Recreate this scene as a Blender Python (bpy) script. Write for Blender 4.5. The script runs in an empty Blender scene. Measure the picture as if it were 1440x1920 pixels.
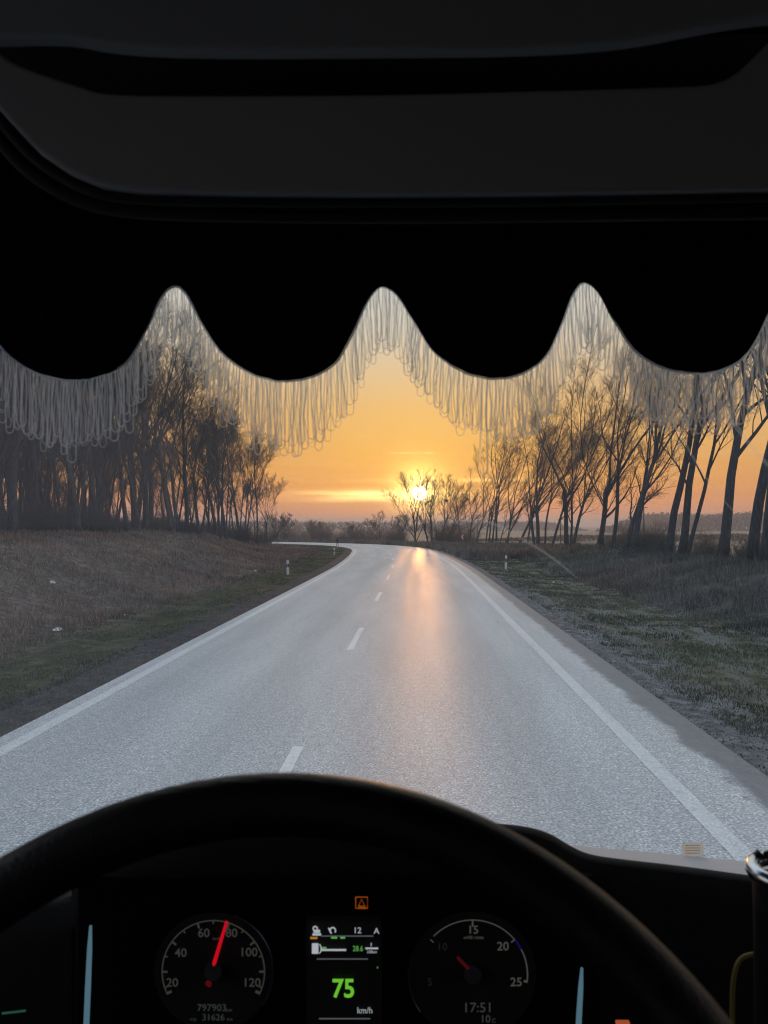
import bpy, math, random
import numpy as np
from mathutils import Vector, Matrix

# ------------------------------------------------------------------ camera, light, exposure
DENOISE = True
S = bpy.context.scene
COL = S.collection
F = 1442.0                        # focal length in pixels of the 1440 x 1920 photograph
CAM = np.array([0.0, 0.0, 3.0])
YAW = math.atan(60 / F)           # the road runs a little to the right of the optical axis
PITCH = math.atan(26 / F)
SUN_AZ = math.radians(0.28)       # to the right of +Y
SUN_EL = math.radians(2.42)

cam_d = bpy.data.cameras.new('camera')
cam = bpy.data.objects.new('camera', cam_d)
COL.objects.link(cam)
cam_d.sensor_fit = 'VERTICAL'
cam_d.sensor_height = 36.0
cam_d.lens = 36.0 * F / 1920.0
cam_d.clip_start = 0.02
cam_d.clip_end = 20000
cam.location = CAM
cam.rotation_euler = (math.pi / 2 + PITCH, 0, YAW)
cam_d.dof.use_dof = True
cam_d.dof.focus_distance = 30.0
cam_d.dof.aperture_fstop = 14.0
S.camera = cam

S.view_settings.view_transform = 'Standard'
S.view_settings.look = 'None'
S.view_settings.exposure = 0.0
S.view_settings.gamma = 1.0
S.cycles.use_denoising = DENOISE
S.cycles.filter_width = 1.15
S.cycles.max_bounces = 8
S.cycles.transparent_max_bounces = 24
S.cycles.volume_bounces = 0
S.cycles.volume_step_rate = 4
S.cycles.sample_clamp_indirect = 4.0


def lin(r, g, b, k=1.0):
    def f(c):
        c = c / 255.0
        return (c / 12.92 if c <= 0.04045 else ((c + 0.055) / 1.055) ** 2.4) * k
    return (f(r), f(g), f(b), 1.0)


class NT:
    """small helper round a node tree"""
    def __init__(self, tree):
        self.t = tree
        tree.nodes.clear()

    def n(self, typ, **kw):
        nd = self.t.nodes.new(typ)
        for k, v in kw.items():
            if k.startswith('i_'):
                nd.inputs[k[2:].replace('_', ' ')].default_value = v
            else:
                setattr(nd, k, v)
        return nd

    def l(self, a, b):
        self.t.links.new(a, b)

    def math(self, op, a, b=None, c=None, clamp=False):
        nd = self.t.nodes.new('ShaderNodeMath')
        nd.operation = op
        nd.use_clamp = clamp
        for i, v in enumerate((a, b, c)):
            if v is None:
                continue
            if isinstance(v, (int, float)):
                nd.inputs[i].default_value = v
            else:
                self.l(v, nd.inputs[i])
        return nd.outputs[0]

    def vmath(self, op, a, b=None):
        nd = self.t.nodes.new('ShaderNodeVectorMath')
        nd.operation = op
        for i, v in enumerate((a, b)):
            if v is None:
                continue
            if isinstance(v, (tuple, list)):
                nd.inputs[i].default_value = v
            else:
                self.l(v, nd.inputs[i])
        return nd

    def ramp(self, fac, stops, interp='LINEAR'):
        nd = self.t.nodes.new('ShaderNodeValToRGB')
        nd.color_ramp.interpolation = interp
        el = nd.color_ramp.elements
        while len(el) > 1:
            el.remove(el[-1])
        el[0].position = stops[0][0]
        el[0].color = stops[0][1]
        for p, c in stops[1:]:
            e = el.new(p)
            e.color = c
        self.l(fac, nd.inputs[0])
        return nd.outputs[0]

    def mix(self, fac, a, b, blend='MIX'):
        nd = self.t.nodes.new('ShaderNodeMix')
        nd.data_type = 'RGBA'
        nd.blend_type = blend
        nd.clamp_result = False
        for s, v in ((nd.inputs[0], fac), (nd.inputs[6], a), (nd.inputs[7], b)):
            if isinstance(v, (int, float, tuple)):
                s.default_value = v
            else:
                self.l(v, s)
        return nd.outputs[2]

    def noise(self, vec, scale, detail=4.0, rough=0.55, out=0):
        nd = self.t.nodes.new('ShaderNodeTexNoise')
        nd.inputs['Scale'].default_value = scale
        nd.inputs['Detail'].default_value = detail
        nd.inputs['Roughness'].default_value = rough
        if vec is not None:
            self.l(vec, nd.inputs['Vector'])
        return nd.outputs[out]

    def mapping(self, vec, scale):
        nd = self.t.nodes.new('ShaderNodeMapping')
        nd.inputs['Scale'].default_value = scale
        self.l(vec, nd.inputs['Vector'])
        return nd.outputs[0]


# world: low evening sky, warm round the sun and pale grey-blue overhead
W = bpy.data.worlds.new('World')
S.world = W
W.use_nodes = True
w = NT(W.node_tree)
tc = w.n('ShaderNodeTexCoord')
dirv = tc.outputs['Generated']
sep = w.n('ShaderNodeSeparateXYZ')
w.l(dirv, sep.inputs[0])
sd = (math.sin(SUN_AZ) * math.cos(SUN_EL), math.cos(SUN_AZ) * math.cos(SUN_EL), math.sin(SUN_EL))
el = sep.outputs[2]
elc = w.math('MAXIMUM', el, 0.0)
front = w.ramp(elc, [(0.0, lin(222, 142, 112)), (0.018, lin(236, 142, 84)), (0.038, lin(243, 154, 70)),
                     (0.06, lin(247, 166, 66)), (0.10, lin(247, 180, 82)), (0.15, lin(243, 190, 112)),
                     (0.20, lin(234, 202, 154)), (0.25, lin(226, 214, 190)), (0.30, lin(222, 218, 204)),
                     (0.42, lin(214, 218, 214)), (0.7, lin(196, 212, 226, 1.25)), (1.0, lin(190, 208, 228, 1.35))])
back = w.ramp(elc, [(0.0, lin(176, 158, 156)), (0.06, lin(196, 168, 166)), (0.16, lin(190, 178, 186)),
                    (0.35, lin(178, 190, 208)), (0.7, lin(186, 204, 224, 1.1)), (1.0, lin(190, 208, 228, 1.35))])
azi = w.math('MULTIPLY_ADD', sep.outputs[1], 0.5, 0.5, clamp=True)
azi = w.math('POWER', azi, 2.2)
base = w.mix(azi, back, front)
# angle from the sun
dt = w.vmath('DOT_PRODUCT', dirv, sd).outputs['Value']
ang = w.math('ARCCOSINE', w.math('MINIMUM', dt, 1.0))
def gauss(x, wd):
    q = w.math('DIVIDE', x, wd)
    return w.math('EXPONENT', w.math('MULTIPLY', w.math('MULTIPLY', q, q), -1.0))
glow = gauss(ang, math.radians(7.0))
glow2 = gauss(ang, math.radians(1.9))
disc = w.math('LESS_THAN', ang, math.radians(0.50))
# thin cloud bands low over the horizon, stretched sideways
mp = w.mapping(dirv, (3.2, 3.2, 62.0))
nz = w.noise(mp, 1.6, 5, 0.6)
dx = w.math('SUBTRACT', sep.outputs[0], math.sin(SUN_AZ))
nz2 = w.noise(w.mapping(dirv, (5, 5, 10)), 1.3, 3)
elw = w.math('ADD', el, w.math('MULTIPLY', w.math('SUBTRACT', nz2, 0.5), 0.010))
band1 = w.math('MULTIPLY', gauss(w.math('SUBTRACT', elw, 0.0405), 0.0065), gauss(w.math('ADD', dx, 0.045), 0.10))
band1 = w.math('MULTIPLY', band1, w.math('MULTIPLY_ADD', nz, 3.2, -0.85, clamp=True))
band2 = w.math('MULTIPLY', gauss(w.math('SUBTRACT', elw, 0.0585), 0.0035), gauss(w.math('SUBTRACT', dx, 0.05), 0.10))
band2 = w.math('MULTIPLY', band2, w.math('MULTIPLY_ADD', nz, 2.4, -0.5, clamp=True))
wisp = w.math('MULTIPLY', gauss(w.math('SUBTRACT', el, 0.0945), 0.0013),
              w.math('ADD', gauss(w.math('SUBTRACT', dx, -0.020), 0.018), gauss(w.math('SUBTRACT', dx, 0.012), 0.008)))
dark = w.math('MULTIPLY', gauss(w.math('SUBTRACT', elw, 0.030), 0.005), gauss(w.math('ADD', dx, 0.03), 0.12))
soft = w.math('MULTIPLY', w.math('MULTIPLY_ADD', nz, 2.0, -0.9, clamp=True), gauss(w.math('SUBTRACT', el, 0.07), 0.05))
c = w.mix(glow, base, (0.14, 0.115, 0.0, 1), 'ADD')
c = w.mix(w.math('MULTIPLY', soft, 0.30), c, (1.0, 0.72, 0.30, 1))
c = w.mix(w.math('MULTIPLY', dark, 0.5), c, (0.72, 0.33, 0.10, 1))
c = w.mix(band1, c, (2.2, 1.7, 0.6, 1), 'ADD')
c = w.mix(band2, c, (0.8, 0.68, 0.25, 1), 'ADD')
c = w.mix(wisp, c, (0.22, 0.16, 0.08, 1), 'ADD')
c = w.mix(glow2, c, (2.0, 1.3, 0.35, 1), 'ADD')
c = w.mix(gauss(ang, math.radians(0.9)), c, (5.0, 4.0, 1.6, 1), 'ADD')
c = w.mix(disc, c, (26.0, 22.0, 13.0, 1), 'ADD')
sky = w.n('ShaderNodeTexSky')
sky.sky_type = 'NISHITA'
sky.sun_disc = False
sky.sun_elevation = SUN_EL
sky.sun_rotation = SUN_AZ
bg1 = w.n('ShaderNodeBackground')
bg1.inputs['Strength'].default_value = 0.05
w.l(w.mix(1.0, sky.outputs[0], (0.16, 0.15, 0.16, 1), 'MULTIPLY'), bg1.inputs[0])
bg2 = w.n('ShaderNodeBackground')
bg2.inputs['Strength'].default_value = 0.97
w.l(c, bg2.inputs[0])
ad = w.n('ShaderNodeAddShader')
w.l(bg1.outputs[0], ad.inputs[0])
w.l(bg2.outputs[0], ad.inputs[1])
wo = w.n('ShaderNodeOutputWorld')
w.l(ad.outputs[0], wo.inputs[0])

sun_d = bpy.data.lights.new('sun', 'SUN')
sun_d.energy = 1.45
sun_d.angle = math.radians(0.6)
sun_d.color = (1.0, 0.40, 0.09)
sun = bpy.data.objects.new('sun', sun_d)
COL.objects.link(sun)
sun.location = (0, 300, 40)
sun.rotation_euler = Vector(sd).to_track_quat('Z', 'Y').to_euler()

# ------------------------------------------------------------------ helpers
right = np.array([math.cos(YAW), math.sin(YAW), 0.0])
fwd = np.array([-math.sin(YAW) * math.cos(PITCH), math.cos(YAW) * math.cos(PITCH), math.sin(PITCH)])
up = np.cross(right, fwd)


def TX(px):
    """sideways metres per metre along the road for a column of the photo"""
    return math.tan(math.atan((px - 720) / F) - YAW)


def C(px, py, d):
    """where in the cab something seen at that pixel stands, d metres ahead"""
    return CAM + d * (fwd + right * (px - 720) / F + up * (960 - py) / F)


def tag(o, label=None, cat=None, group=None, kind=None):
    if label: o['label'] = label
    if cat: o['category'] = cat
    if group: o['group'] = group
    if kind: o['kind'] = kind
    return o


def empty(name, loc=(0, 0, 0), label=None, cat=None, group=None):
    o = bpy.data.objects.new(name, None)
    o.empty_display_size = 0.2
    COL.objects.link(o)
    o.location = Vector([float(v) for v in loc])
    return tag(o, label, cat, group)


class MB:
    def __init__(self):
        self.v = []
        self.f = []
        self.nv = 0

    def add(self, verts, faces):
        verts = np.asarray(verts, float)
        self.v.append(verts)
        o = self.nv
        for f in faces:
            self.f.append(tuple(i + o for i in f))
        self.nv += len(verts)
        return self

    def box(self, c, s, rot=None):
        c = np.asarray(c, float)
        h = np.asarray(s, float) / 2
        p = np.array([(x, y, z) for x in (-1, 1) for y in (-1, 1) for z in (-1, 1)], float) * h
        if rot is not None:
            p = p @ np.asarray(rot).T
        self.add(p + c, [(0, 1, 3, 2), (4, 6, 7, 5), (0, 4, 5, 1), (2, 3, 7, 6), (0, 2, 6, 4), (1, 5, 7, 3)])
        return self

    def tube(self, pts, radii, sides=6, cap=True, closed=False):
        pts = np.asarray(pts, float)
        n = len(pts)
        if np.isscalar(radii):
            radii = [radii] * n
        t = np.empty_like(pts)
        t[1:-1] = pts[2:] - pts[:-2]
        t[0] = pts[1] - pts[0]
        t[-1] = pts[-1] - pts[-2]
        if closed:
            t[0] = pts[1] - pts[-1]
            t[-1] = pts[0] - pts[-2]
        t /= np.linalg.norm(t, axis=1)[:, None] + 1e-12
        ref = np.array([0.31, 0.17, 0.93]) if abs(t[0][2]) < 0.8 else np.array([0.93, 0.31, 0.1])
        a = np.cross(t, ref)
        a /= np.linalg.norm(a, axis=1)[:, None] + 1e-12
        b = np.cross(t, a)
        an = np.arange(sides) * 2 * math.pi / sides
        rr = np.asarray(radii, float)[:, None, None]
        ring = pts[:, None, :] + rr * (a[:, None, :] * np.cos(an)[None, :, None] + b[:, None, :] * np.sin(an)[None, :, None])
        faces = []
        m = n if closed else n - 1
        for i in range(m):
            j = (i + 1) % n
            for k in range(sides):
                k2 = (k + 1) % sides
                faces.append((i * sides + k, i * sides + k2, j * sides + k2, j * sides + k))
        if cap and not closed:
            faces.append(tuple(range(sides))[::-1])
            faces.append(tuple((n - 1) * sides + k for k in range(sides)))
        return self.add(ring.reshape(-1, 3), faces)

    def grid(self, P):
        P = np.asarray(P, float)
        n, m, _ = P.shape
        faces = [(i * m + j, i * m + j + 1, (i + 1) * m + j + 1, (i + 1) * m + j) for i in range(n - 1) for j in range(m - 1)]
        return self.add(P.reshape(-1, 3), faces)

    def build(self, name, mat, parent=None, smooth=True, world=False):
        me = bpy.data.meshes.new(name)
        V = np.concatenate(self.v)
        base = (0, 0, 0)
        if parent is not None and world:
            base = tuple(parent.location)
            V = V - np.array(base)
        me.from_pydata(V.tolist(), [], self.f)
        if smooth:
            me.polygons.foreach_set('use_smooth', [True] * len(me.polygons))
        me.materials.append(mat)
        me.update()
        o = bpy.data.objects.new(name, me)
        COL.objects.link(o)
        if parent is not None:
            o.parent = parent
        return o


def fast_mesh(name, V, FA, mat, k, attrs=None, smooth=False):
    """V (n,3), FA (m,k) arrays -> object"""
    me = bpy.data.meshes.new(name)
    me.vertices.add(len(V))
    me.vertices.foreach_set('co', np.asarray(V, np.float32).ravel())
    me.loops.add(FA.size)
    me.loops.foreach_set('vertex_index', np.asarray(FA, np.int32).ravel())
    me.polygons.add(len(FA))
    me.polygons.foreach_set('loop_start', np.arange(0, FA.size, k, dtype=np.int32))
    me.polygons.foreach_set('loop_total', np.full(len(FA), k, dtype=np.int32))
    if smooth:
        me.polygons.foreach_set('use_smooth', np.ones(len(FA), bool))
    me.update(calc_edges=True)
    for an, arr in (attrs or {}).items():
        arr = np.asarray(arr, np.float32)
        if arr.ndim == 1:
            me.attributes.new(an, 'FLOAT', 'POINT').data.foreach_set('value', arr)
        else:
            me.attributes.new(an, 'FLOAT_COLOR', 'POINT').data.foreach_set('color', arr.ravel())
    me.materials.append(mat)
    o = bpy.data.objects.new(name, me)
    COL.objects.link(o)
    return o


def copy_tree(o, parent=None):
    c = o.copy()
    COL.objects.link(c)
    if parent is not None:
        c.parent = parent
    for ch in list(o.children):
        copy_tree(ch, c)
    return c


def mat_new(name):
    m = bpy.data.materials.new(name)
    m.use_nodes = True
    t = NT(m.node_tree)
    out = t.n('ShaderNodeOutputMaterial')
    return m, t, out


def pbr(name, col, rough=0.6, metal=0.0, spec=0.5, var=0.12, scale=30.0, bump=0.0, coat=0.0):
    m, t, out = mat_new(name)
    p = t.n('ShaderNodeBsdfPrincipled')
    tc = t.n('ShaderNodeTexCoord')
    n = t.noise(tc.outputs['Object'], scale, 5)
    dk = tuple(c * (1 - var * 2) for c in col[:3]) + (1,)
    lt = tuple(min(1, c * (1 + var * 2)) for c in col[:3]) + (1,)
    t.l(t.mix(n, dk, lt), p.inputs['Base Color'])
    p.inputs['Metallic'].default_value = metal
    p.inputs['Specular IOR Level'].default_value = spec
    p.inputs['Coat Weight'].default_value = coat
    t.l(t.math('MULTIPLY_ADD', n, 0.25, rough - 0.12, clamp=True), p.inputs['Roughness'])
    if bump:
        b = t.n('ShaderNodeBump')
        b.inputs['Strength'].default_value = bump
        b.inputs['Distance'].default_value = 0.002
        t.l(t.noise(tc.outputs['Object'], scale * 20, 3), b.inputs['Height'])
        t.l(b.outputs[0], p.inputs['Normal'])
    t.l(p.outputs[0], out.inputs[0])
    return m


def emis(name, col, k=1.0):
    m, t, out = mat_new(name)
    e = t.n('ShaderNodeEmission')
    e.inputs[0].default_value = col
    e.inputs[1].default_value = k
    t.l(e.outputs[0], out.inputs[0])
    return m


rng = np.random.default_rng(7)


def sstep(x, a, b):
    t = np.clip((x - a) / (b - a), 0, 1)
    return t * t * (3 - 2 * t)


def value_noise(x, y, seed, sc):
    r = np.random.default_rng(seed)
    T = r.random((256, 256))
    u = np.asarray(x) / sc + 1000
    v = np.asarray(y) / sc + 1000
    i = np.floor(u).astype(int)
    j = np.floor(v).astype(int)
    a = u - i
    b = v - j
    a = a * a * (3 - 2 * a)
    b = b * b * (3 - 2 * b)
    g = lambda p, q: T[p % 256, q % 256]
    return (g(i, j) * (1 - a) + g(i + 1, j) * a) * (1 - b) + (g(i, j + 1) * (1 - a) + g(i + 1, j + 1) * a) * b - 0.5


# ------------------------------------------------------------------ road line
ctrl = [(-1.6, -60), (-1.6, -20), (-1.6, 0), (-1.6, 20), (-1.62, 45), (-1.8, 60), (-2.6, 80), (-3.9, 98), (-6.0, 109),
        (-9.0, 117.5), (-14.5, 126), (-21.5, 133), (-31, 140), (-43, 147), (-60, 155), (-80, 162), (-110, 170), (-150, 178)]
def catmull(P, n):
    P = np.array(P, float)
    out = []
    for i in range(1, len(P) - 2):
        p0, p1, p2, p3 = P[i - 1:i + 3]
        for t in np.arange(n) / n:
            out.append(0.5 * ((2 * p1) + (-p0 + p2) * t + (2 * p0 - 5 * p1 + 4 * p2 - p3) * t * t + (-p0 + 3 * p1 - 3 * p2 + p3) * t ** 3))
    out.append(P[-2])
    return np.array(out)
cl = catmull(ctrl, 24)
for _ in range(40):            # ease the bend
    cl[1:-1] = 0.25 * cl[:-2] + 0.5 * cl[1:-1] + 0.25 * cl[2:]
seg = np.linalg.norm(np.diff(cl, axis=0), axis=1)
cs = np.concatenate([[0], np.cumsum(seg)])
sN = np.arange(0, cs[-1], 0.75)
cl = np.stack([np.interp(sN, cs, cl[:, 0]), np.interp(sN, cs, cl[:, 1])], 1)
tg = np.gradient(cl, axis=0)
tg /= np.linalg.norm(tg, axis=1)[:, None]
nr = np.stack([tg[:, 1], -tg[:, 0]], 1)           # to the right of travel


def road_coord(x, y):
    """signed distance from the centre line, right positive, and distance along it"""
    x = np.asarray(x, float).ravel()
    y = np.asarray(y, float).ravel()
    D = np.empty(len(x))
    SS = np.empty(len(x))
    for a in range(0, len(x), 20000):
        q = np.stack([x[a:a + 20000], y[a:a + 20000]], 1)
        d2 = (q[:, None, 0] - cl[None, :, 0]) ** 2 + (q[:, None, 1] - cl[None, :, 1]) ** 2
        k = d2.argmin(1)
        rel = q - cl[k]
        sgn = np.where((rel * nr[k]).sum(1) >= 0, 1, -1)
        D[a:a + 20000] = sgn * np.sqrt(d2[np.arange(len(k)), k])
        SS[a:a + 20000] = sN[k] + (rel * tg[k]).sum(1)
    # on straight parts use the exact offset
    return D, SS


def ground_z(x, y, micro=True):
    x = np.asarray(x, float).ravel()
    y = np.asarray(y, float).ravel()
    d, s = road_coord(x, y)
    berm = np.interp(y, [0, 41, 52, 65, 79, 100, 130, 165, 260], [1.3, 1.15, .95, .66, .38, .08, -.3, -.7, -1.5])
    r = -0.16 * sstep(d, 5.8, 9.5) + (berm + 0.16) * sstep(d, 10.5, 18.0)
    r = r + (-1.6 - r) * sstep(d, 22, 38)
    top = np.interp(y, [0, 40, 65, 100, 118, 140], [2.7, 2.6, 2.5, 1.9, 1.2, 0.4])
    st = np.interp(y, [60, 85, 130], [7.5, 10.5, 14.0])
    lf = -0.14 * sstep(-d, 4.5, 7.0) + (top + 0.14) * sstep(-d, st, st + 12.5)
    z = np.where(d > 0, r, lf)
    if micro:
        off = sstep(np.abs(d), 6.5, 11)
        z = z + off * (0.30 * value_noise(x, y, 3, 4.5) + 0.16 * value_noise(x, y, 4, 1.6)) + 0.04 * sstep(np.abs(d), 5.6, 7) * value_noise(x, y, 5, 0.7)
    far = sstep(np.hypot(x, y), 180, 420)
    z = z * (1 - far) + far * (-2.0 + 3.0 * value_noise(x, y, 6, 160))
    inside = (d > -4.25) & (d < 5.75)
    edge = np.minimum(np.abs(d + 4.25), np.abs(d - 5.75))
    z = np.where(inside, -0.03 - 0.08 * np.clip(edge / 0.5, 0, 1), z - 0.02)
    return z


# ------------------------------------------------------------------ ground
def axis(lo, hi, step, far_lo, far_hi, n):
    core = np.arange(lo, hi + 1e-6, step)
    a = lo - np.geomspace(step, lo - far_lo, n)[::-1] if far_lo < lo else np.array([])
    b = hi + np.geomspace(step, far_hi - hi, n)
    return np.concatenate([a, core, b])


gx = axis(-34, 34, 0.4, -3500, 3500, 40)
gy = axis(2, 165, 0.55, -600, 4500, 40)
GX, GY = np.meshgrid(gx, gy)
GD, GS = road_coord(GX, GY)
GZ = ground_z(GX, GY)
V = np.stack([GX.ravel(), GY.ravel(), GZ], 1)
ny, nx = GX.shape
idx = np.arange(ny * nx).reshape(ny, nx)
FA = np.stack([idx[:-1, :-1].ravel(), idx[:-1, 1:].ravel(), idx[1:, 1:].ravel(), idx[1:, :-1].ravel()], 1)

m_ground, t, out = mat_new('ground_soil')
p = t.n('ShaderNodeBsdfPrincipled')
at = t.n('ShaderNodeAttribute', attribute_name='lat')
at2 = t.n('ShaderNodeAttribute', attribute_name='along')
cv = t.n('ShaderNodeCombineXYZ')
t.l(at.outputs['Fac'], cv.inputs[0])
t.l(at2.outputs['Fac'], cv.inputs[1])
rv = cv.outputs[0]
tcg = t.n('ShaderNodeTexCoord')
ob = tcg.outputs['Object']
nA = t.noise(t.mapping(rv, (1.2, 0.28, 1)), 1.0, 6, 0.65)
nB = t.noise(ob, 3.0, 8, 0.7)
nC = t.noise(ob, 0.22, 5, 0.6)
lat = t.math('ADD', at.outputs['Fac'], t.math('MULTIPLY', t.math('SUBTRACT', nA, 0.5), 2.4))
fac = t.math('MULTIPLY_ADD', lat, 1 / 60.0, 0.5, clamp=True)
L = lambda v: 0.5 + v / 60.0
brown = (0.125, 0.094, 0.078, 1); brown2 = (0.165, 0.128, 0.106, 1); moss = (0.055, 0.058, 0.030, 1)
soil = (0.055, 0.052, 0.054, 1); dirt = (0.15, 0.155, 0.16, 1); olive = (0.085, 0.088, 0.058, 1)
dry = (0.080, 0.074, 0.070, 1); field = (0.30, 0.22, 0.15, 1)
cr = t.ramp(fac, [(L(-30), brown), (L(-16), brown2), (L(-9.0), brown), (L(-7.6), moss), (L(-5.9), moss), (L(-5.3), soil), (L(-3.5), soil),
                  (L(5.0), dirt), (L(6.6), dirt), (L(7.6), olive), (L(10.5), olive), (L(12.5), dry), (L(24), dry), (L(29.5), field)])
cr = t.mix(1.0, cr, t.ramp(nB, [(0.30, (0.30, 0.30, 0.30, 1)), (0.48, (0.85, 0.85, 0.85, 1)), (0.68, (2.1, 2.05, 1.95, 1))]), 'MULTIPLY')
# pale worn tracks and gravel patches on the right-hand verge
tr = t.noise(t.mapping(rv, (1.6, 0.20, 1)), 1.3, 5, 0.6)
msk = t.math('MULTIPLY', t.ramp(tr, [(0.46, (0, 0, 0, 1)), (0.56, (1, 1, 1, 1))]),
             t.ramp(fac, [(L(4.6), (0, 0, 0, 1)), (L(5.4), (.6, .6, .6, 1)), (L(7), (1, 1, 1, 1)), (L(11), (0.8, 0.8, 0.8, 1)), (L(13.5), (0, 0, 0, 1))]))
cr = t.mix(t.math('MULTIPLY', msk, 0.5), cr, (0.25, 0.255, 0.26, 1))
cr = t.mix(t.math('MULTIPLY', t.ramp(nC, [(0.42, (0, 0, 0, 1)), (0.62, (1, 1, 1, 1))]), 0.35), cr, (0.13, 0.105, 0.07, 1))
t.l(cr, p.inputs['Base Color'])
p.inputs['Roughness'].default_value = 0.95
p.inputs['Specular IOR Level'].default_value = 0.1
b = t.n('ShaderNodeBump')
b.inputs['Strength'].default_value = 0.9
b.inputs['Distance'].default_value = 0.08
t.l(nB, b.inputs['Height'])
t.l(b.outputs[0], p.inputs['Normal'])
t.l(p.outputs[0], out.inputs[0])
g = fast_mesh('ground', V, FA, m_ground, 4, {'lat': np.clip(GD, -400, 400), 'along': GS}, True)
tag(g, 'brown and mossy roadside ground with fields beyond', kind='structure')


# ------------------------------------------------------------------ road and markings
def strip(name, d0, d1, z, mat, s0=None, s1=None, cols=2, build=True):
    k = np.arange(len(sN))
    if s0 is not None:
        q = np.array([s0, s1])
        n_ = max(2, int((s1 - s0) / 0.75) + 1)
        ss = np.linspace(s0, s1, n_)
    else:
        ss = sN
    cx = np.interp(ss, sN, cl[:, 0]); cy = np.interp(ss, sN, cl[:, 1])
    nx_ = np.interp(ss, sN, nr[:, 0]); ny_ = np.interp(ss, sN, nr[:, 1])
    dd = np.linspace(d0, d1, cols)
    X = cx[:, None] + nx_[:, None] * dd
    Y = cy[:, None] + ny_[:, None] * dd
    Z = np.full_like(X, z)
    V = np.stack([X.ravel(), Y.ravel(), Z.ravel()], 1)
    n1, m1 = X.shape
    id_ = np.arange(n1 * m1).reshape(n1, m1)
    FA = np.stack([id_[:-1, :-1].ravel(), id_[:-1, 1:].ravel(), id_[1:, 1:].ravel(), id_[1:, :-1].ravel()], 1)
    A = {'lat': np.broadcast_to(dd, X.shape).ravel().copy(), 'along': np.broadcast_to(ss[:, None], X.shape).ravel().copy()}
    if not build:
        return V, FA, A
    return fast_mesh(name, V, FA, mat, 4, A, True)


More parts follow.
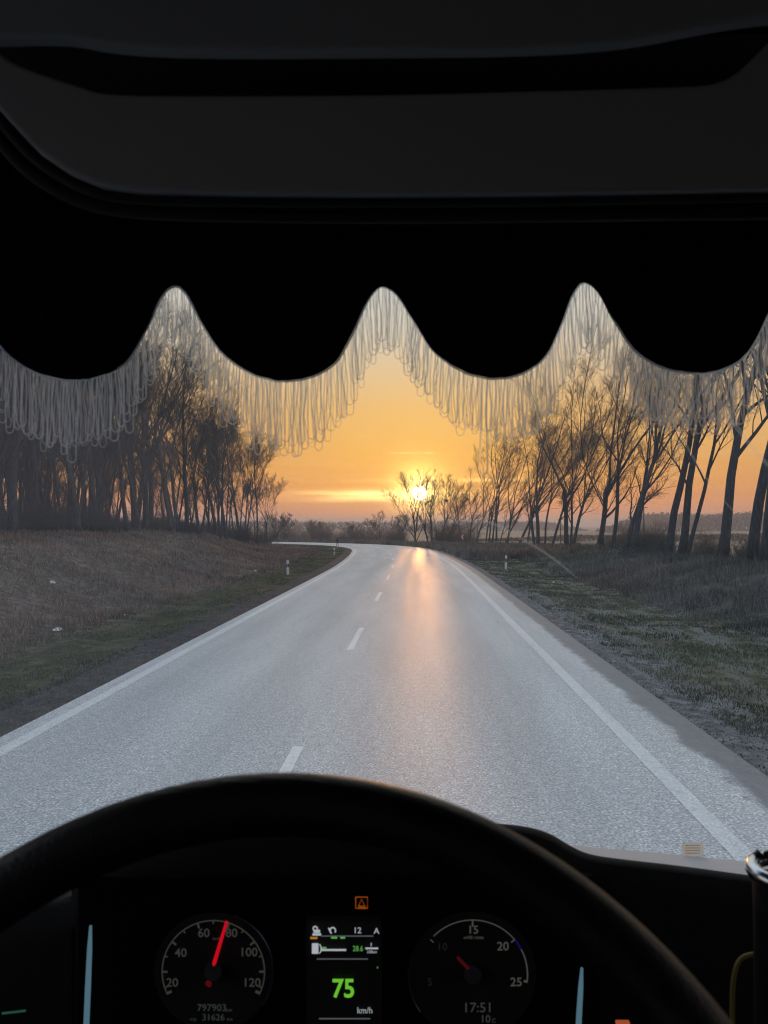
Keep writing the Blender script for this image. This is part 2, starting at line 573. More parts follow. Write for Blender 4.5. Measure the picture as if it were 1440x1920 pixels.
def asphalt_mat(name, paint=False):
    m, t, out = mat_new(name)
    p = t.n('ShaderNodeBsdfPrincipled')
    at = t.n('ShaderNodeAttribute', attribute_name='lat')
    at2 = t.n('ShaderNodeAttribute', attribute_name='along')
    cv = t.n('ShaderNodeCombineXYZ')
    t.l(at.outputs['Fac'], cv.inputs[0])
    t.l(at2.outputs['Fac'], cv.inputs[1])
    rv = cv.outputs[0]
    ob = t.n('ShaderNodeTexCoord').outputs['Object']
    grain = t.noise(ob, 32.0, 4, 0.75)
    fine = t.noise(ob, 75.0, 2, 0.6)
    blot = t.noise(t.mapping(rv, (0.9, 0.10, 1)), 1.0, 5, 0.6)
    colr = t.ramp(grain, [(0.32, (0.12, 0.122, 0.126, 1)), (0.44, (0.26, 0.262, 0.266, 1)), (0.55, (0.38, 0.382, 0.385, 1)), (0.68, (0.68, 0.68, 0.67, 1))])
    colr = t.mix(1.0, colr, t.ramp(fine, [(0.3, (0.75, 0.75, 0.75, 1)), (0.7, (1.25, 1.25, 1.25, 1))]), 'MULTIPLY')
    colr = t.mix(1.0, colr, t.ramp(blot, [(0.3, (1.06, 1.07, 1.08, 1)), (0.7, (1.45, 1.44, 1.42, 1))]), 'MULTIPLY')
    # wheel tracks polished a little darker
    mid = t.noise(ob, 8.0, 4, 0.7)
    colr = t.mix(1.0, colr, t.ramp(mid, [(0.32, (0.92, 0.925, 0.93, 1)), (0.5, (1.12, 1.12, 1.11, 1)), (0.68, (1.38, 1.37, 1.35, 1))]), 'MULTIPLY')
    trk = None
    for c0 in (-3.1, -1.2, 1.35, 3.2):
        q = t.math('DIVIDE', t.math('SUBTRACT', at.outputs['Fac'], c0), 0.42)
        g_ = t.math('EXPONENT', t.math('MULTIPLY', t.math('MULTIPLY', q, q), -1.0))
        trk = g_ if trk is None else t.math('ADD', trk, g_)
    colr = t.mix(t.math('MULTIPLY', trk, 0.16, clamp=True), colr, (0.16, 0.16, 0.165, 1))
    # dusty pale rim and the darker smooth strip beyond the right edge line
    edge = t.math('ADD', at.outputs['Fac'], t.math('MULTIPLY', t.math('SUBTRACT', t.noise(t.mapping(rv, (2.0, 1.6, 1)), 1.0, 6, 0.7), 0.5), 0.55))
    colr = t.mix(t.ramp(t.math('MULTIPLY_ADD', edge, 0.1, 0.0), [(0.526, (0, 0, 0, 1)), (0.540, (1, 1, 1, 1))]), colr,
                 t.mix(t.math('MULTIPLY_ADD', t.noise(t.mapping(rv, (2.5, .5, 1)), 2.0, 6, .7), .8, t.math('MULTIPLY_ADD', grain, 1.2, -.5), clamp=True), (0.07, 0.073, 0.08, 1), (0.30, 0.305, 0.315, 1)))
    dirtn = t.noise(ob, 1.7, 8, 0.75)
    outm = t.math('ADD', at.outputs['Fac'], t.math('MULTIPLY', t.math('SUBTRACT', dirtn, 0.5), 3.2))
    colr = t.mix(t.ramp(t.math('MULTIPLY', outm, 0.1), [(0.545, (0, 0, 0, 1)), (0.570, (1, 1, 1, 1))]), colr, t.mix(t.noise(ob, 9, 6, .8), (0.03, 0.033, 0.033, 1), (0.32, 0.325, 0.33, 1)))
    rough = t.math('MULTIPLY_ADD', grain, 0.26, 0.385)
    if paint:
        wear = t.noise(ob, 9.0, 6, 0.75)
        wear2 = t.noise(t.mapping(rv, (3.0, 0.35, 1)), 1.0, 5, 0.7)
        f_ = t.math('MULTIPLY', t.ramp(wear, [(0.33, (0.25, 0.25, 0.25, 1)), (0.48, (1, 1, 1, 1))]), t.ramp(wear2, [(0.3, (0.55, 0.55, 0.55, 1)), (0.5, (1, 1, 1, 1))]))
        colr = t.mix(t.math('MULTIPLY', f_, 0.85 if paint == 1 else 0.55), colr, (0.82, 0.82, 0.79, 1))
    t.l(colr, p.inputs['Base Color'])
    t.l(rough, p.inputs['Roughness'])
    p.inputs['Specular IOR Level'].default_value = 0.5
    b = t.n('ShaderNodeBump')
    b.inputs['Strength'].default_value = 0.5
    b.inputs['Distance'].default_value = 0.005
    t.l(t.math('ADD', grain, t.math('MULTIPLY', fine, 0.4)), b.inputs['Height'])
    t.l(b.outputs[0], p.inputs['Normal'])
    t.l(p.outputs[0], out.inputs[0])
    return m


m_road = asphalt_mat('road_asphalt')
m_dash = asphalt_mat('worn_white_paint', 1)
m_edge = asphalt_mat('worn_edge_paint', 2)
tag(strip('road', -4.3, 5.8, 0.0, m_road, cols=12), 'grey asphalt road bending left', kind='structure')
# worn crumbling shoulder between asphalt and soil is the road's own edge; painted lines lie 4 mm above
tag(strip('edge_line', -4.02, -3.80, 0.004, m_edge), 'worn white edge line on the left side of the road', kind='structure')
tag(strip('edge_line', 4.46, 4.68, 0.004, m_edge), 'worn white edge line on the right side of the road', kind='structure')
allV, allF, allA = [], [], {'lat': [], 'along': []}
s_at = lambda y: float(np.interp(y, cl[:200, 1], sN[:200]))
s0 = s_at(0.0)
n = 0
for k in range(-3, 16):
    # far end of a dash at 10.45 m, then every 12.2 m
    e = s0 + 10.45 + 12.2 * k
    if e > sN[-1] - 2 or e - 4.1 < 0:
        continue
    Vq, Fq, Aq = strip('x', -0.075, 0.075, 0.004, None, e - 4.1, e, build=False)
    allV.append(Vq); allF.append(Fq + n); n += len(Vq)
    for a_ in allA: allA[a_].append(Aq[a_])
tag(fast_mesh('centre_line', np.concatenate(allV), np.concatenate(allF), m_dash, 4, {a_: np.concatenate(v_) for a_, v_ in allA.items()}),
    'white dashed centre line on the asphalt', kind='structure')


# ------------------------------------------------------------------ grasses (uncountable)
def veg_mat(name, rough=0.9):
    m, t, out = mat_new(name)
    p = t.n('ShaderNodeBsdfPrincipled')
    a = t.n('ShaderNodeAttribute', attribute_name='tint')
    t.l(a.outputs['Color'], p.inputs['Base Color'])
    p.inputs['Roughness'].default_value = rough
    p.inputs['Specular IOR Level'].default_value = 0.1
    tr = t.n('ShaderNodeBsdfTranslucent')
    t.l(a.outputs['Color'], tr.inputs[0])
    mx = t.n('ShaderNodeMixShader')
    mx.inputs[0].default_value = 0.25
    t.l(p.outputs[0], mx.inputs[1]); t.l(tr.outputs[0], mx.inputs[2])
    t.l(mx.outputs[0], out.inputs[0])
    return m


m_grass = veg_mat('grass_blades')


def blades(name, x, y, h, wd, cols, lean=0.5, z=None):
    n = len(x)
    z = ground_z(x, y) if z is None else z
    th = rng.uniform(0, 2 * math.pi, n)
    ph = rng.uniform(0, 2 * math.pi, n)
    ln = h * rng.uniform(0.1, lean, n)
    b0 = np.stack([x - wd * np.cos(th), y - wd * np.sin(th), z - 0.02], 1)
    b1 = np.stack([x + wd * np.cos(th), y + wd * np.sin(th), z - 0.02], 1)
    mid = np.stack([x + 0.4 * ln * np.cos(ph), y + 0.4 * ln * np.sin(ph), z + h * 0.6], 1)
    w2 = (wd * 0.6)[:, None] * np.stack([np.cos(th), np.sin(th), np.zeros(n)], 1)
    tip = np.stack([x + ln * np.cos(ph), y + ln * np.sin(ph), z + h], 1)
    V = np.stack([b0, b1, mid + w2, mid - w2, tip], 1).reshape(-1, 3)
    i = np.arange(n)[:, None] * 5
    FA = np.concatenate([i + [0, 1, 2], i + [0, 2, 3], i + [3, 2, 4]], 0)
    pv_ = 1 + 0.9 * value_noise(x, y, 91, 3.2) + 0.6 * value_noise(x, y, 92, 0.9)
    cols = 1.32 * cols * np.clip(pv_, .35, 1.9)[:, None] * (1 + np.stack([value_noise(x, y, 93, 5) * .35, value_noise(x, y, 94, 6) * .25, value_noise(x, y, 93, 5) * -.1], 1))
    C4 = np.repeat(np.concatenate([cols, np.ones((n, 1))], 1), 5, 0)
    return fast_mesh(name, V, FA, m_grass, 3, {'tint': C4})


def sample_region(n, ymin, ymax, dmin, dmax, pw=1.0):
    """random points beside the road, denser close to the truck"""
    u = rng.random(n)
    s = s0 + ymin * (ymax / ymin) ** (u ** pw)
    d = rng.uniform(dmin, dmax, n)
    cx = np.interp(s, sN, cl[:, 0]); cy = np.interp(s, sN, cl[:, 1])
    nx_ = np.interp(s, sN, nr[:, 0]); ny_ = np.interp(s, sN, nr[:, 1])
    return cx + nx_ * d, cy + ny_ * d, d


def pal(n, cols, sd_=0.25):
    cols = np.array(cols)
    k = rng.integers(0, len(cols), n)
    return cols[k] * rng.uniform(1 - sd_, 1 + sd_, (n, 1))


# clumpy keep function
def clump(x, y, seed, sc, thr):
    return value_noise(x, y, seed, sc) + 0.6 * value_noise(x, y, seed + 1, sc * 0.35) > thr


x, y, d = sample_region(130000, 9, 150, -26, -8.2, 0.85)
k = clump(x, y, 21, 1.6, -0.22); x, y, d = x[k], y[k], d[k]
ds = np.hypot(x, y)
h = rng.uniform(0.06, 0.30, len(x)) * (1 + 1.2 * (rng.random(len(x)) > 0.93))
tag(blades('dry_grass', x, y, h, 0.004 + 0.00022 * ds, pal(len(x), [(0.16, 0.12, 0.092), (0.115, 0.086, 0.07), (0.20, 0.16, 0.125), (0.085, 0.066, 0.056)]), 0.9),
    'dry brown grass covering the bank under the left-hand wood', 'grass', kind='stuff')
x, y, d = sample_region(45000, 8, 130, -8.8, -5.2, 0.85)
k = clump(x, y, 31, 0.8, -0.1); x, y, d = x[k], y[k], d[k]
tag(blades('short_grass', x, y, rng.uniform(0.02, 0.07, len(x)), 0.006 + 0.00022 * np.hypot(x, y), pal(len(x), [(0.06, 0.064, 0.03), (0.085, 0.088, 0.032), (0.085, 0.072, 0.05), (0.05, 0.055, 0.034)]), 1.0),
    'short mossy grass on the left-hand verge', 'grass', kind='stuff')
x, y, d = sample_region(110000, 8, 150, 6.3, 12.8, 0.85)
k = clump(x, y, 41, 1.0, -0.06) | (rng.random(len(x)) < 0.15); x, y, d = x[k], y[k], d[k]
tag(blades('short_grass', x, y, rng.uniform(0.02, 0.09, len(x)), 0.006 + 0.00022 * np.hypot(x, y), pal(len(x), [(0.07, 0.078, 0.036), (0.09, 0.085, 0.045), (0.10, 0.09, 0.065), (0.055, 0.065, 0.04)]), 1.0),
    'patchy olive grass on the right-hand verge', 'grass', kind='stuff')
x, y, d = sample_region(110000, 14, 170, 11.0, 24.5, 0.85)
k = clump(x, y, 51, 1.8, -0.15); x, y, d = x[k], y[k], d[k]
ds = np.hypot(x, y)
h = rng.uniform(0.08, 0.42, len(x)) * (1 + 1.4 * (rng.random(len(x)) > 0.95))
tag(blades('dry_grass', x, y, h, 0.004 + 0.00020 * ds, pal(len(x), [(0.075, 0.082, 0.072), (0.11, 0.11, 0.10), (0.055, 0.062, 0.056), (0.17, 0.155, 0.135)]), 0.8),
    'tall grey dry grass below the row of leaning trees', 'grass', kind='stuff')
# rough weeds on the outside of the bend
x, y, d = sample_region(60000, 70, 215, 6.5, 34, 1.0)
k = clump(x, y, 61, 3.0, -0.2); x, y, d = x[k], y[k], d[k]
tag(blades('weeds', x, y, rng.uniform(0.2, 0.9, len(x)), 0.02 + 0.0002 * np.hypot(x, y), pal(len(x), [(0.13, 0.11, 0.095), (0.18, 0.145, 0.12), (0.10, 0.085, 0.075)]), 0.6),
    'rough brown weeds along the outside of the bend', 'weeds', kind='stuff')
# gravel and crumbs of soil along both asphalt edges
gxs, gys, gds, gr = [], [], [], []
for (a_, b_, n_) in ((-5.6, -4.25, 9000), (5.7, 7.4, 9000)):
    x, y, d = sample_region(n_, 7.5, 60, a_, b_, 1.0)
    gxs.append(x); gys.append(y)
x = np.concatenate(gxs); y = np.concatenate(gys)
zz = ground_z(x, y)
r = rng.uniform(0.006, 0.022, len(x))
tet = np.array([(1, 0, -.3), (-.5, .87, -.3), (-.5, -.87, -.3), (0, 0, .8)])
V = (np.stack([x, y, zz + 0.002], 1)[:, None, :] + r[:, None, None] * tet[None] * rng.uniform(0.6, 1.4, (len(x), 4, 3))).reshape(-1, 3)
i = np.arange(len(x))[:, None] * 4
FA = np.concatenate([i + [0, 1, 3], i + [1, 2, 3], i + [2, 0, 3]], 0)
cc = np.repeat(np.concatenate([pal(len(x), [(0.09, 0.085, 0.09), (0.16, 0.155, 0.15), (0.05, 0.05, 0.05)]), np.ones((len(x), 1))], 1), 4, 0)
tag(fast_mesh('gravel', V, FA, m_grass, 3, {'tint': cc}), 'loose gravel and crumbs of soil along the asphalt edges', 'gravel', kind='stuff')


# ------------------------------------------------------------------ trees
def bark(name, c1, c2, sc=6.0):
    m, t, out = mat_new(name)
    p = t.n('ShaderNodeBsdfPrincipled')
    tc = t.n('ShaderNodeTexCoord')
    mp = t.mapping(tc.outputs['Object'], (sc, sc, sc * 0.25))
    n = t.noise(mp, 1.5, 6, 0.7)
    t.l(t.ramp(n, [(0.3, c1), (0.7, c2)]), p.inputs['Base Color'])
    p.inputs['Roughness'].default_value = 0.9
    p.inputs['Specular IOR Level'].default_value = 0.15
    b = t.n('ShaderNodeBump')
    b.inputs['Strength'].default_value = 0.8
    b.inputs['Distance'].default_value = 0.03
    t.l(n, b.inputs['Height'])
    t.l(b.outputs[0], p.inputs['Normal'])
    t.l(p.outputs[0], out.inputs[0])
    return m


m_bark = bark('grey_bark', (0.022, 0.025, 0.029, 1), (0.095, 0.10, 0.107, 1))
m_twig = bark('bare_twigs', (0.045, 0.044, 0.044, 1), (0.085, 0.082, 0.08, 1))
m_bush = bark('reddish_twigs', (0.12, 0.088, 0.072, 1), (0.22, 0.165, 0.135, 1))


def unit(v):
    return v / (np.linalg.norm(v) + 1e-9)


def perp(d, r):
    a = r.normal(size=3)
    a -= d * (a @ d)
    return unit(a)


def limb(r, p, d, L, r0, r1, n, wob, tropism):
    pts = [p]
    for i in range(n):
        d = unit(d + r.normal(size=3) * wob + np.array([tropism[0], tropism[1], tropism[2]]) / n)
        p = p + d * (L / n)
        pts.append(p)
    return np.array(pts), np.linspace(r0, r1, n + 1), d


def grow_tree(seed, H=18, r0=0.3, lean=(0, 0), curve=(0, 0), fork=0.35, nlimb=9, spread=0.75, nsub=7, ntw=6, trop=0.5, bare=0.3, droop=0.0, twig_r=0.011, stems=1, bias=(0, 0), sub=0.48, fan=.25, l3=.6, ntl=2):
    r = np.random.default_rng(seed)
    T = MB(); K = MB()
    bx = np.array([bias[0], bias[1], 0.0])
    main = []
    for sN_ in range(stems):
        if sN_ == 0:
            base = np.array([0, 0, -0.3]); d = unit(np.array([lean[0], lean[1], 1.0])); HH = H; rr = r0
        else:
            base = np.array([r.uniform(-.6, .6), r.uniform(-.6, .6), -0.3]); d = unit(np.array([lean[0] + r.uniform(-fan, fan), lean[1] + r.uniform(-fan, fan), 1.0])); HH = H * r.uniform(.65, .95); rr = r0 * r.uniform(.5, .8)
        pts, rad, dd = limb(r, base, d, HH * 0.97, rr, rr * 0.16, 12, 0.045, (curve[0], curve[1], 0.15))
        rad = rr * (1 - 0.84 * np.linspace(0, 1, 13) ** 1.1)
        rad[0] *= 1.35
        if fork >= .9: T.tube(pts, rad, 8)
        else:
            q_ = max(3, int(round(fork * 12))); T.tube(pts[:q_ + 1], rad[:q_ + 1], 8)
        main.append((pts, rad))
    limbs = []
    if fork < 0.9:
        mains2 = []
        for (pts, rad) in main:
            q = max(3, int(round(fork * 12)))
            mains2.append((pts[:q + 1], rad[:q + 1], 0))
            ns = int(r.integers(3, 5)) if len(main) == 1 else int(r.integers(2, 4))
            g0 = r.uniform(0, 6.28)
            for j in range(ns):
                g0 += 6.28 / ns + r.uniform(-.5, .5)
                jj = q - (j % 2)
                td = unit(pts[jj + 1 if jj < 12 else 12] - pts[jj - 1])
                d = unit(td + np.array([math.cos(g0), math.sin(g0), 0]) * r.uniform(.22, .62) * spread / .8 + bx * .4)
                L = H * (1 - jj / 12) * r.uniform(.85, 1.12)
                p2, r2, _ = limb(r, pts[jj], d, L, rad[jj] * r.uniform(.5, .72), .02, 10, .075, (bx[0] * .5, 0, trop * .5))
                T.tube(p2, r2, 6, cap=False)
                mains2.append((p2, r2, 1))
    else:
        mains2 = [(m_[0], m_[1], 0) for m_ in main]
    for (pts, rad, sc_) in mains2:
        ns_ = len(pts) - 1
        n_ = max(3, int(nlimb / stems + 0.5)) if fork >= .9 else (max(4, int(nlimb * .42)) if sc_ else max(2, int(nlimb * .25)))
        ga = r.uniform(0, 6.28)
        b0 = .12 if sc_ else (bare if fork >= .9 else .45)
        for i in range(n_):
            f = b0 + (0.97 - b0) * ((i + r.uniform(0, 1)) / n_) ** 0.9
            k = f * ns_
            a = int(min(k, ns_ - 1)); u = k - a
            p = pts[a] * (1 - u) + pts[a + 1] * u
            rb = (rad[a] * (1 - u) + rad[a + 1] * u)
            td = unit(pts[a + 1] - pts[a])
            ga += 2.4 + r.uniform(-.5, .5)
            hz = np.array([math.cos(ga), math.sin(ga), 0]) + bx
            d = unit(td + hz * spread * r.uniform(0.6, 1.25))
            L = (H * (0.27 if fork < .9 else .40)) * (1 - 0.6 * (f - b0) / (1 - b0)) * r.uniform(0.6, 1.2)
            q, rd, de = limb(r, p, d, L, min(rb * 0.6, 0.04 + L * 0.013), 0.016, 7, 0.12, (bx[0] * .2, bx[1] * .2, trop - droop))
            T.tube(q, rd, 5, cap=False)
            limbs.append((q, rd, L))
    for (q, rd, L) in limbs + [(m_[0][len(m_[0]) // 2:], m_[1][len(m_[0]) // 2:], H * 0.25) for m_ in mains2 if m_[2] or fork >= .9]:
        for j in range(nsub):
            f = 0.22 + 0.78 * (j + r.uniform(0, 1)) / nsub
            k = f * (len(q) - 1); a = int(min(k, len(q) - 2)); u = k - a
            p = q[a] * (1 - u) + q[a + 1] * u
            td = unit(q[a + 1] - q[a])
            d = unit(td + perp(td, r) * r.uniform(0.5, 1.0) + bx * 0.15)
            L2 = L * sub * (1.1 - 0.55 * f) * r.uniform(0.6, 1.3)
            q2, r2, _ = limb(r, p, d, L2, min(0.045, 0.5 * np.interp(a, range(len(rd)), rd)), twig_r, 4, 0.16, (0, 0, trop * 0.8 - droop))
            K.tube(q2, r2, 3, cap=False)
            for m_ in range(ntw):
                f3 = 0.2 + 0.8 * (m_ + r.uniform(0, 1)) / ntw
                k = f3 * 4; a3 = int(min(k, 3)); u = k - a3
                p3 = q2[a3] * (1 - u) + q2[a3 + 1] * u
                td = unit(q2[a3 + 1] - q2[a3])
                d3 = unit(td + perp(td, r) * r.uniform(0.5, 1.1))
                L3 = min(1.9, L2 * l3) * r.uniform(0.5, 1.3)
                q3, r3, _ = limb(r, p3, d3, L3, twig_r * 1.1, twig_r * 0.45, 2, 0.2, (0, 0, trop * 0.5 - droop))
                K.tube(q3, r3, 3, cap=False)
                for _k in range(ntl):
                    td = unit(q3[2] - q3[1])
                    d4 = unit(td + perp(td, r) * r.uniform(0.5, 1.0))
                    p4 = q3[1] * (1 - .5 * _k) + q3[2] * (.5 * _k)
                    K.tube(np.array([p4, p4 + d4 * L3 * r.uniform(0.35, 0.7)]), [twig_r * 0.7, twig_r * 0.35], 3, cap=False)
    return T, K


def tree_obj(name, loc, label, cat, group=None, mats=(None, None), **kw):
    T, K = grow_tree(**kw)
    root = empty(name, loc, label, cat, group)
    T.build('trunk', mats[0] or m_bark, root)
    K.build('crown', mats[1] or m_twig, root)
    return root


def gz(x, y):
    return float(ground_z([x], [y])[0])


# -- the row of leaning trees on the right: x in the photo where each stands, lean, height, girth ...
row = [
    # px, Z, lean, curve, H, r, stems, fork style, label
    (1437, 38.5, .10, .10, 21, .36, 1, 'thick bare trunk cut by the right edge of the photo, nearest of the leaning row'),
    (1408, 41.5, .08, .15, 22, .35, 1, 'second trunk in from the right edge, leaning slightly right in the roadside row'),
    (1352, 45.5, .15, .10, 22, .36, 1, 'third trunk in from the right edge, dark and straight with a long right lean'),
    (1277, 52.0, .06, .20, 21, .32, 2, 'forked tree just right of a lone straight trunk, one arm reaching right over the field'),
    (1251, 54.5, .12, .05, 21, .33, 1, 'straight dark trunk standing close left of the forked tree in the right-hand row'),
    (1186, 63.0, .16, .35, 19, .30, 1, 'right-hand one of two crossing trunks above the pile of fallen branches'),
    (1169, 65.0, .22, .20, 17, .27, 1, 'left-hand one of two crossing trunks above the pile of fallen branches'),
    (1149, 70.0, .03, -.12, 18, .24, 1, 'slim upright trunk just left of the two crossing trunks'),
    (1121, 76.0, .06, .30, 20, .33, 2, 'twin stemmed tree left of the slim upright trunk, its top swept right'),
    (1071, 88.0, .18, .45, 16, .24, 1, 'tree bowed strongly to the right beside the wide V shaped crown'),
    (1062, 90.0, -.02, -.05, 20, .34, 2, 'tall tree with a wide V shaped crown in the middle of the right-hand row'),
    (1032, 100., .30, .30, 15, .22, 1, 'thin trunk slanting right under the wide V shaped crown'),
    (1010, 108., .02, .03, 20, .34, 2, 'tall upright tree with a dense bushy top, left of the slanting thin trunk'),
    (1020, 112., .05, .08, 15, .20, 1, 'thin stem tucked against the right side of the tall bushy topped tree'),
    (988, 118., .12, .35, 14, .20, 1, 'slender leaning tree left of the tall bushy topped tree'),
    (971, 122., .28, .30, 15, .27, 1, 'stout trunk slanting right, tenth or so along toward the bend'),
    (949, 128., .22, .25, 15, .22, 1, 'slanting tree right behind the white marker post on the right'),
    (944, 131., .30, .20, 14, .19, 1, 'thin slanting tree close left of the marker post on the right'),
    (929, 134., .10, .20, 16, .24, 2, 'many branched tree in the clump of trunks left of the right marker post'),
    (922, 137., .12, .18, 17, .22, 1, 'middle trunk of the tight clump left of the right marker post'),
    (915, 139., .16, .10, 15, .20, 1, 'left trunk of the tight clump left of the right marker post'),
    (909, 142., .14, .25, 14, .20, 1, 'leaning outermost trunk at the left side of the tight clump'),
    (889, 148., .30, .25, 13, .20, 1, 'short trunk slanting right, standing alone just right of the arrow sign'),
    (878, 152., .14, .22, 15, .22, 1, 'leaning tree directly right of the red and white arrow sign'),
    (873, 154., .20, .20, 12, .17, 1, 'thin leaning tree crossing behind the red and white arrow sign'),
    (867, 157., 0.0, .0, 12, .18, 1, 'upright tree with a dark bird nest, right behind the arrow sign'),
    (829, 150., .02, .05, 12.5, .20, 3, 'forked tree right of the sun with many upswept branches'),
    (812, 152., .0, -.05, 13, .22, 3, 'bare tree standing just right of the setting sun'),
    (805, 149., -.25, -.15, 13, .22, 1, 'bare tree slanting left across the setting sun'),
    (779, 153., -.03, -.1, 13.5, .22, 4, 'wide bare tree just left of the setting sun'),
    (844, 160., .08, .05, 10, .15, 2, 'low bushy tree between the sun and the arrow sign'),
    (760, 165., -.1, 0, 7.5, .12, 2, 'small bare tree at the left foot of the sunlit group'),
    (730, 168., .22, 0, 6.5, .12, 1, 'small tree slanting right above the crest of the bend'),
    (715, 172., -.05, .1, 8.0, .13, 2, 'small spreading tree left above the crest of the bend'),
]
GR = 'bare roadside trees along the right of the road and round the bend'
for i, (px, Z, ln, cu, H, r0, st, lab) in enumerate(row):
    if 770 < px < 850: H *= 1.14
    X = TX(px) * Z
    near = Z < 70
    if Z > 110 and px > 885: H *= 1.32
    elif 74 < Z <= 110: H *= 1.12
    tree_obj('bare_tree', (X, Z, gz(X, Z)), lab, 'tree', GR, seed=100 + i, H=H, r0=r0 * .82, lean=(ln, 0.0), curve=(cu, 0.0), stems=st,
             nlimb=16 if Z < 105 else (12 if i >= 26 else 11), spread=0.8 if near else 0.85, nsub=9 if Z < 120 else 6, ntw=6 if Z < 120 else 4, trop=0.6, bare=0.28 if near else (0.25 if i < 26 else 0.15), l3=.6 if Z < 120 else .85, ntl=2 if Z < 120 else 1,
             twig_r=0.008 if near else (0.010 if Z < 120 else .012), bias=(0.30 if ln > 0 else 0, 0), fan=.25 if i < 26 else .5, fork=(1.0 if i in (0, 1, 2, 4) else [.30, .42, .36, .5][i % 4]), sub=.5)

# -- the wood on the left bank
LW = 'trees of the dark wood on the left bank'
protos = []
for i in range(7):
    T, K = grow_tree(seed=300 + i, H=[19, 17, 20, 16, 18, 15, 19][i], r0=[.24, .17, .27, .14, .19, .12, .18][i],
                     lean=[(.03, 0), (-.10, 0), (-.02, .02), (.06, 0), (-.22, 0), (.10, .03), (-.04, 0)][i],
                     curve=[(0, 0), (-.1, 0), (.05, 0), (.1, 0), (-.25, 0), (.1, 0), (0, 0)][i], stems=[1, 2, 1, 1, 2, 1, 1][i],
                     nlimb=[14, 10, 14, 12, 10, 12, 12][i], spread=.75, nsub=7, ntw=6, trop=0.55, bare=0.28, twig_r=0.011, fork=[1.0, .4, .45, 1.0, .35, .5, .42][i])
    protos.append((T, K))
pm = []
for T, K in protos:
    root = empty('wood_tree', (0, 0, 0))
    a = T.build('trunk', m_bark, root)
    b_ = K.build('crown', m_twig, root)
    pm.append(root)
used = [False] * len(pm)
ORD = ['first', 'second', 'third', 'fourth', 'fifth', 'sixth', 'seventh', 'eighth', 'ninth', 'tenth', 'eleventh', 'twelfth', 'thirteenth', 'fourteenth', 'fifteenth',
       'sixteenth', 'seventeenth', 'eighteenth', 'nineteenth', 'twentieth', 'twenty first', 'twenty second', 'twenty third', 'twenty fourth', 'twenty fifth', 'twenty sixth', 'twenty seventh', 'twenty eighth', 'twenty ninth', 'thirtieth']
LOOK = ['tall and straight', 'twin stemmed', 'thick trunked', 'thin and upright', 'slanting and two stemmed', 'short and slim', 'tall and wavy']
rr = random.Random(5)
first_row = []
z_ = 33.0
while z_ < 106:
    first_row.append((-20.6 - rr.uniform(0, 2.4), z_))
    z_ += rr.uniform(2.6, 4.8)
deep = []
while len(deep) < 205:
    zz_ = rr.uniform(30, 125)
    xx_ = -rr.uniform(23, 58)
    if all((xx_ - q[0]) ** 2 + (zz_ - q[1]) ** 2 > 1.5 for q in deep):
        deep.append((xx_, zz_))
for i, (X, Z) in enumerate(first_row + deep):
    k = rr.randrange(len(pm)) if Z < 84 else rr.choice([1, 3, 5, 5])
    o = pm[k] if not used[k] else copy_tree(pm[k])
    used[k] = True
    o.location = (X, Z, gz(X, Z))
    o.rotation_euler = (0, 0, rr.uniform(-0.5, 0.5) if i < len(first_row) else rr.uniform(0, 6.28))
    sc = rr.uniform(0.85, 1.1)
    if Z > 98:
        sc *= max(0.5, 1 - (Z - 98) / 70.0)
    o.scale = (sc * rr.uniform(.95, 1.1), sc, sc)
    if i < len(first_row):
        tag(o, '%s front-row trunk of the left wood counting away from the truck, %s' % (ORD[i], LOOK[k]), 'tree', 'front trees of the wood on the left bank')
    else:
        tag(o, 'bare tree deeper inside the dark left-hand wood, %s' % LOOK[k], 'tree', LW)

# -- undergrowth: bushes without a trunk
def grow_bush(seed, H, W_, n, mat_r=0.009):
    r = np.random.default_rng(seed)
    K = MB()
    for i in range(n):
        a = r.uniform(0, 6.28)
        p = np.array([r.normal() * W_ * .28, r.normal() * W_ * .28, -0.1])
        d = unit(np.array([math.cos(a) * .45, math.sin(a) * .45, 1.0]))
        L = H * r.uniform(.5, 1.1)
        q, rd, _ = limb(r, p, d, L, .022, .007, 4, .14, (0, 0, 0.1))
        K.tube(q, rd, 3, cap=False)
        for j in range(6):
            k = r.integers(1, 4)
            td = unit(q[k + 1] - q[k])
            d2 = unit(td + perp(td, r) * r.uniform(.5, 1.1))
            q2, r2, _ = limb(r, q[k], d2, L * r.uniform(.2, .5), .011, .005, 2, .2, (0, 0, .2))
            K.tube(q2, r2, 3, cap=False)
            for _ in range(3):
                d3 = unit(d2 + perp(d2, r) * r.uniform(.5, 1.1))
                K.tube(np.array([q2[1], q2[1] + d3 * L * r.uniform(.08, .25)]), [.007, .003], 3, cap=False)
    return K
bp = []
for i in range(5):
    o = grow_bush(500 + i, [2.2, 3.2, 1.8, 4.0, 2.6][i], [2.2, 2.6, 2.4, 3, 2.8][i], [55, 60, 60, 60, 70][i]).build('bush', m_bush if i % 2 else m_twig)
    bp.append(o)
bused = [False] * 5
def put_bush(X, Z, k, sc, lab, grp):
    o = bp[k] if not bused[k] else bp[k].copy()
    if bused[k]: COL.objects.link(o)
    bused[k] = True
    o.location = (X, Z, gz(X, Z))
    o.rotation_euler = (0, 0, rr.uniform(0, 6.28))
    o.scale = (sc * rr.uniform(.9, 1.3), sc * rr.uniform(.9, 1.2), sc)
    tag(o, lab, 'bush', grp)
for i in range(110):
    Z = rr.uniform(30, 120); X = -rr.uniform(20.5, 48)
    put_bush(X, Z, rr.choice([0, 2, 4]), rr.uniform(.6, 1.15), 'leafless undergrowth bush between the trunks of the left-hand wood', 'undergrowth in the left-hand wood')
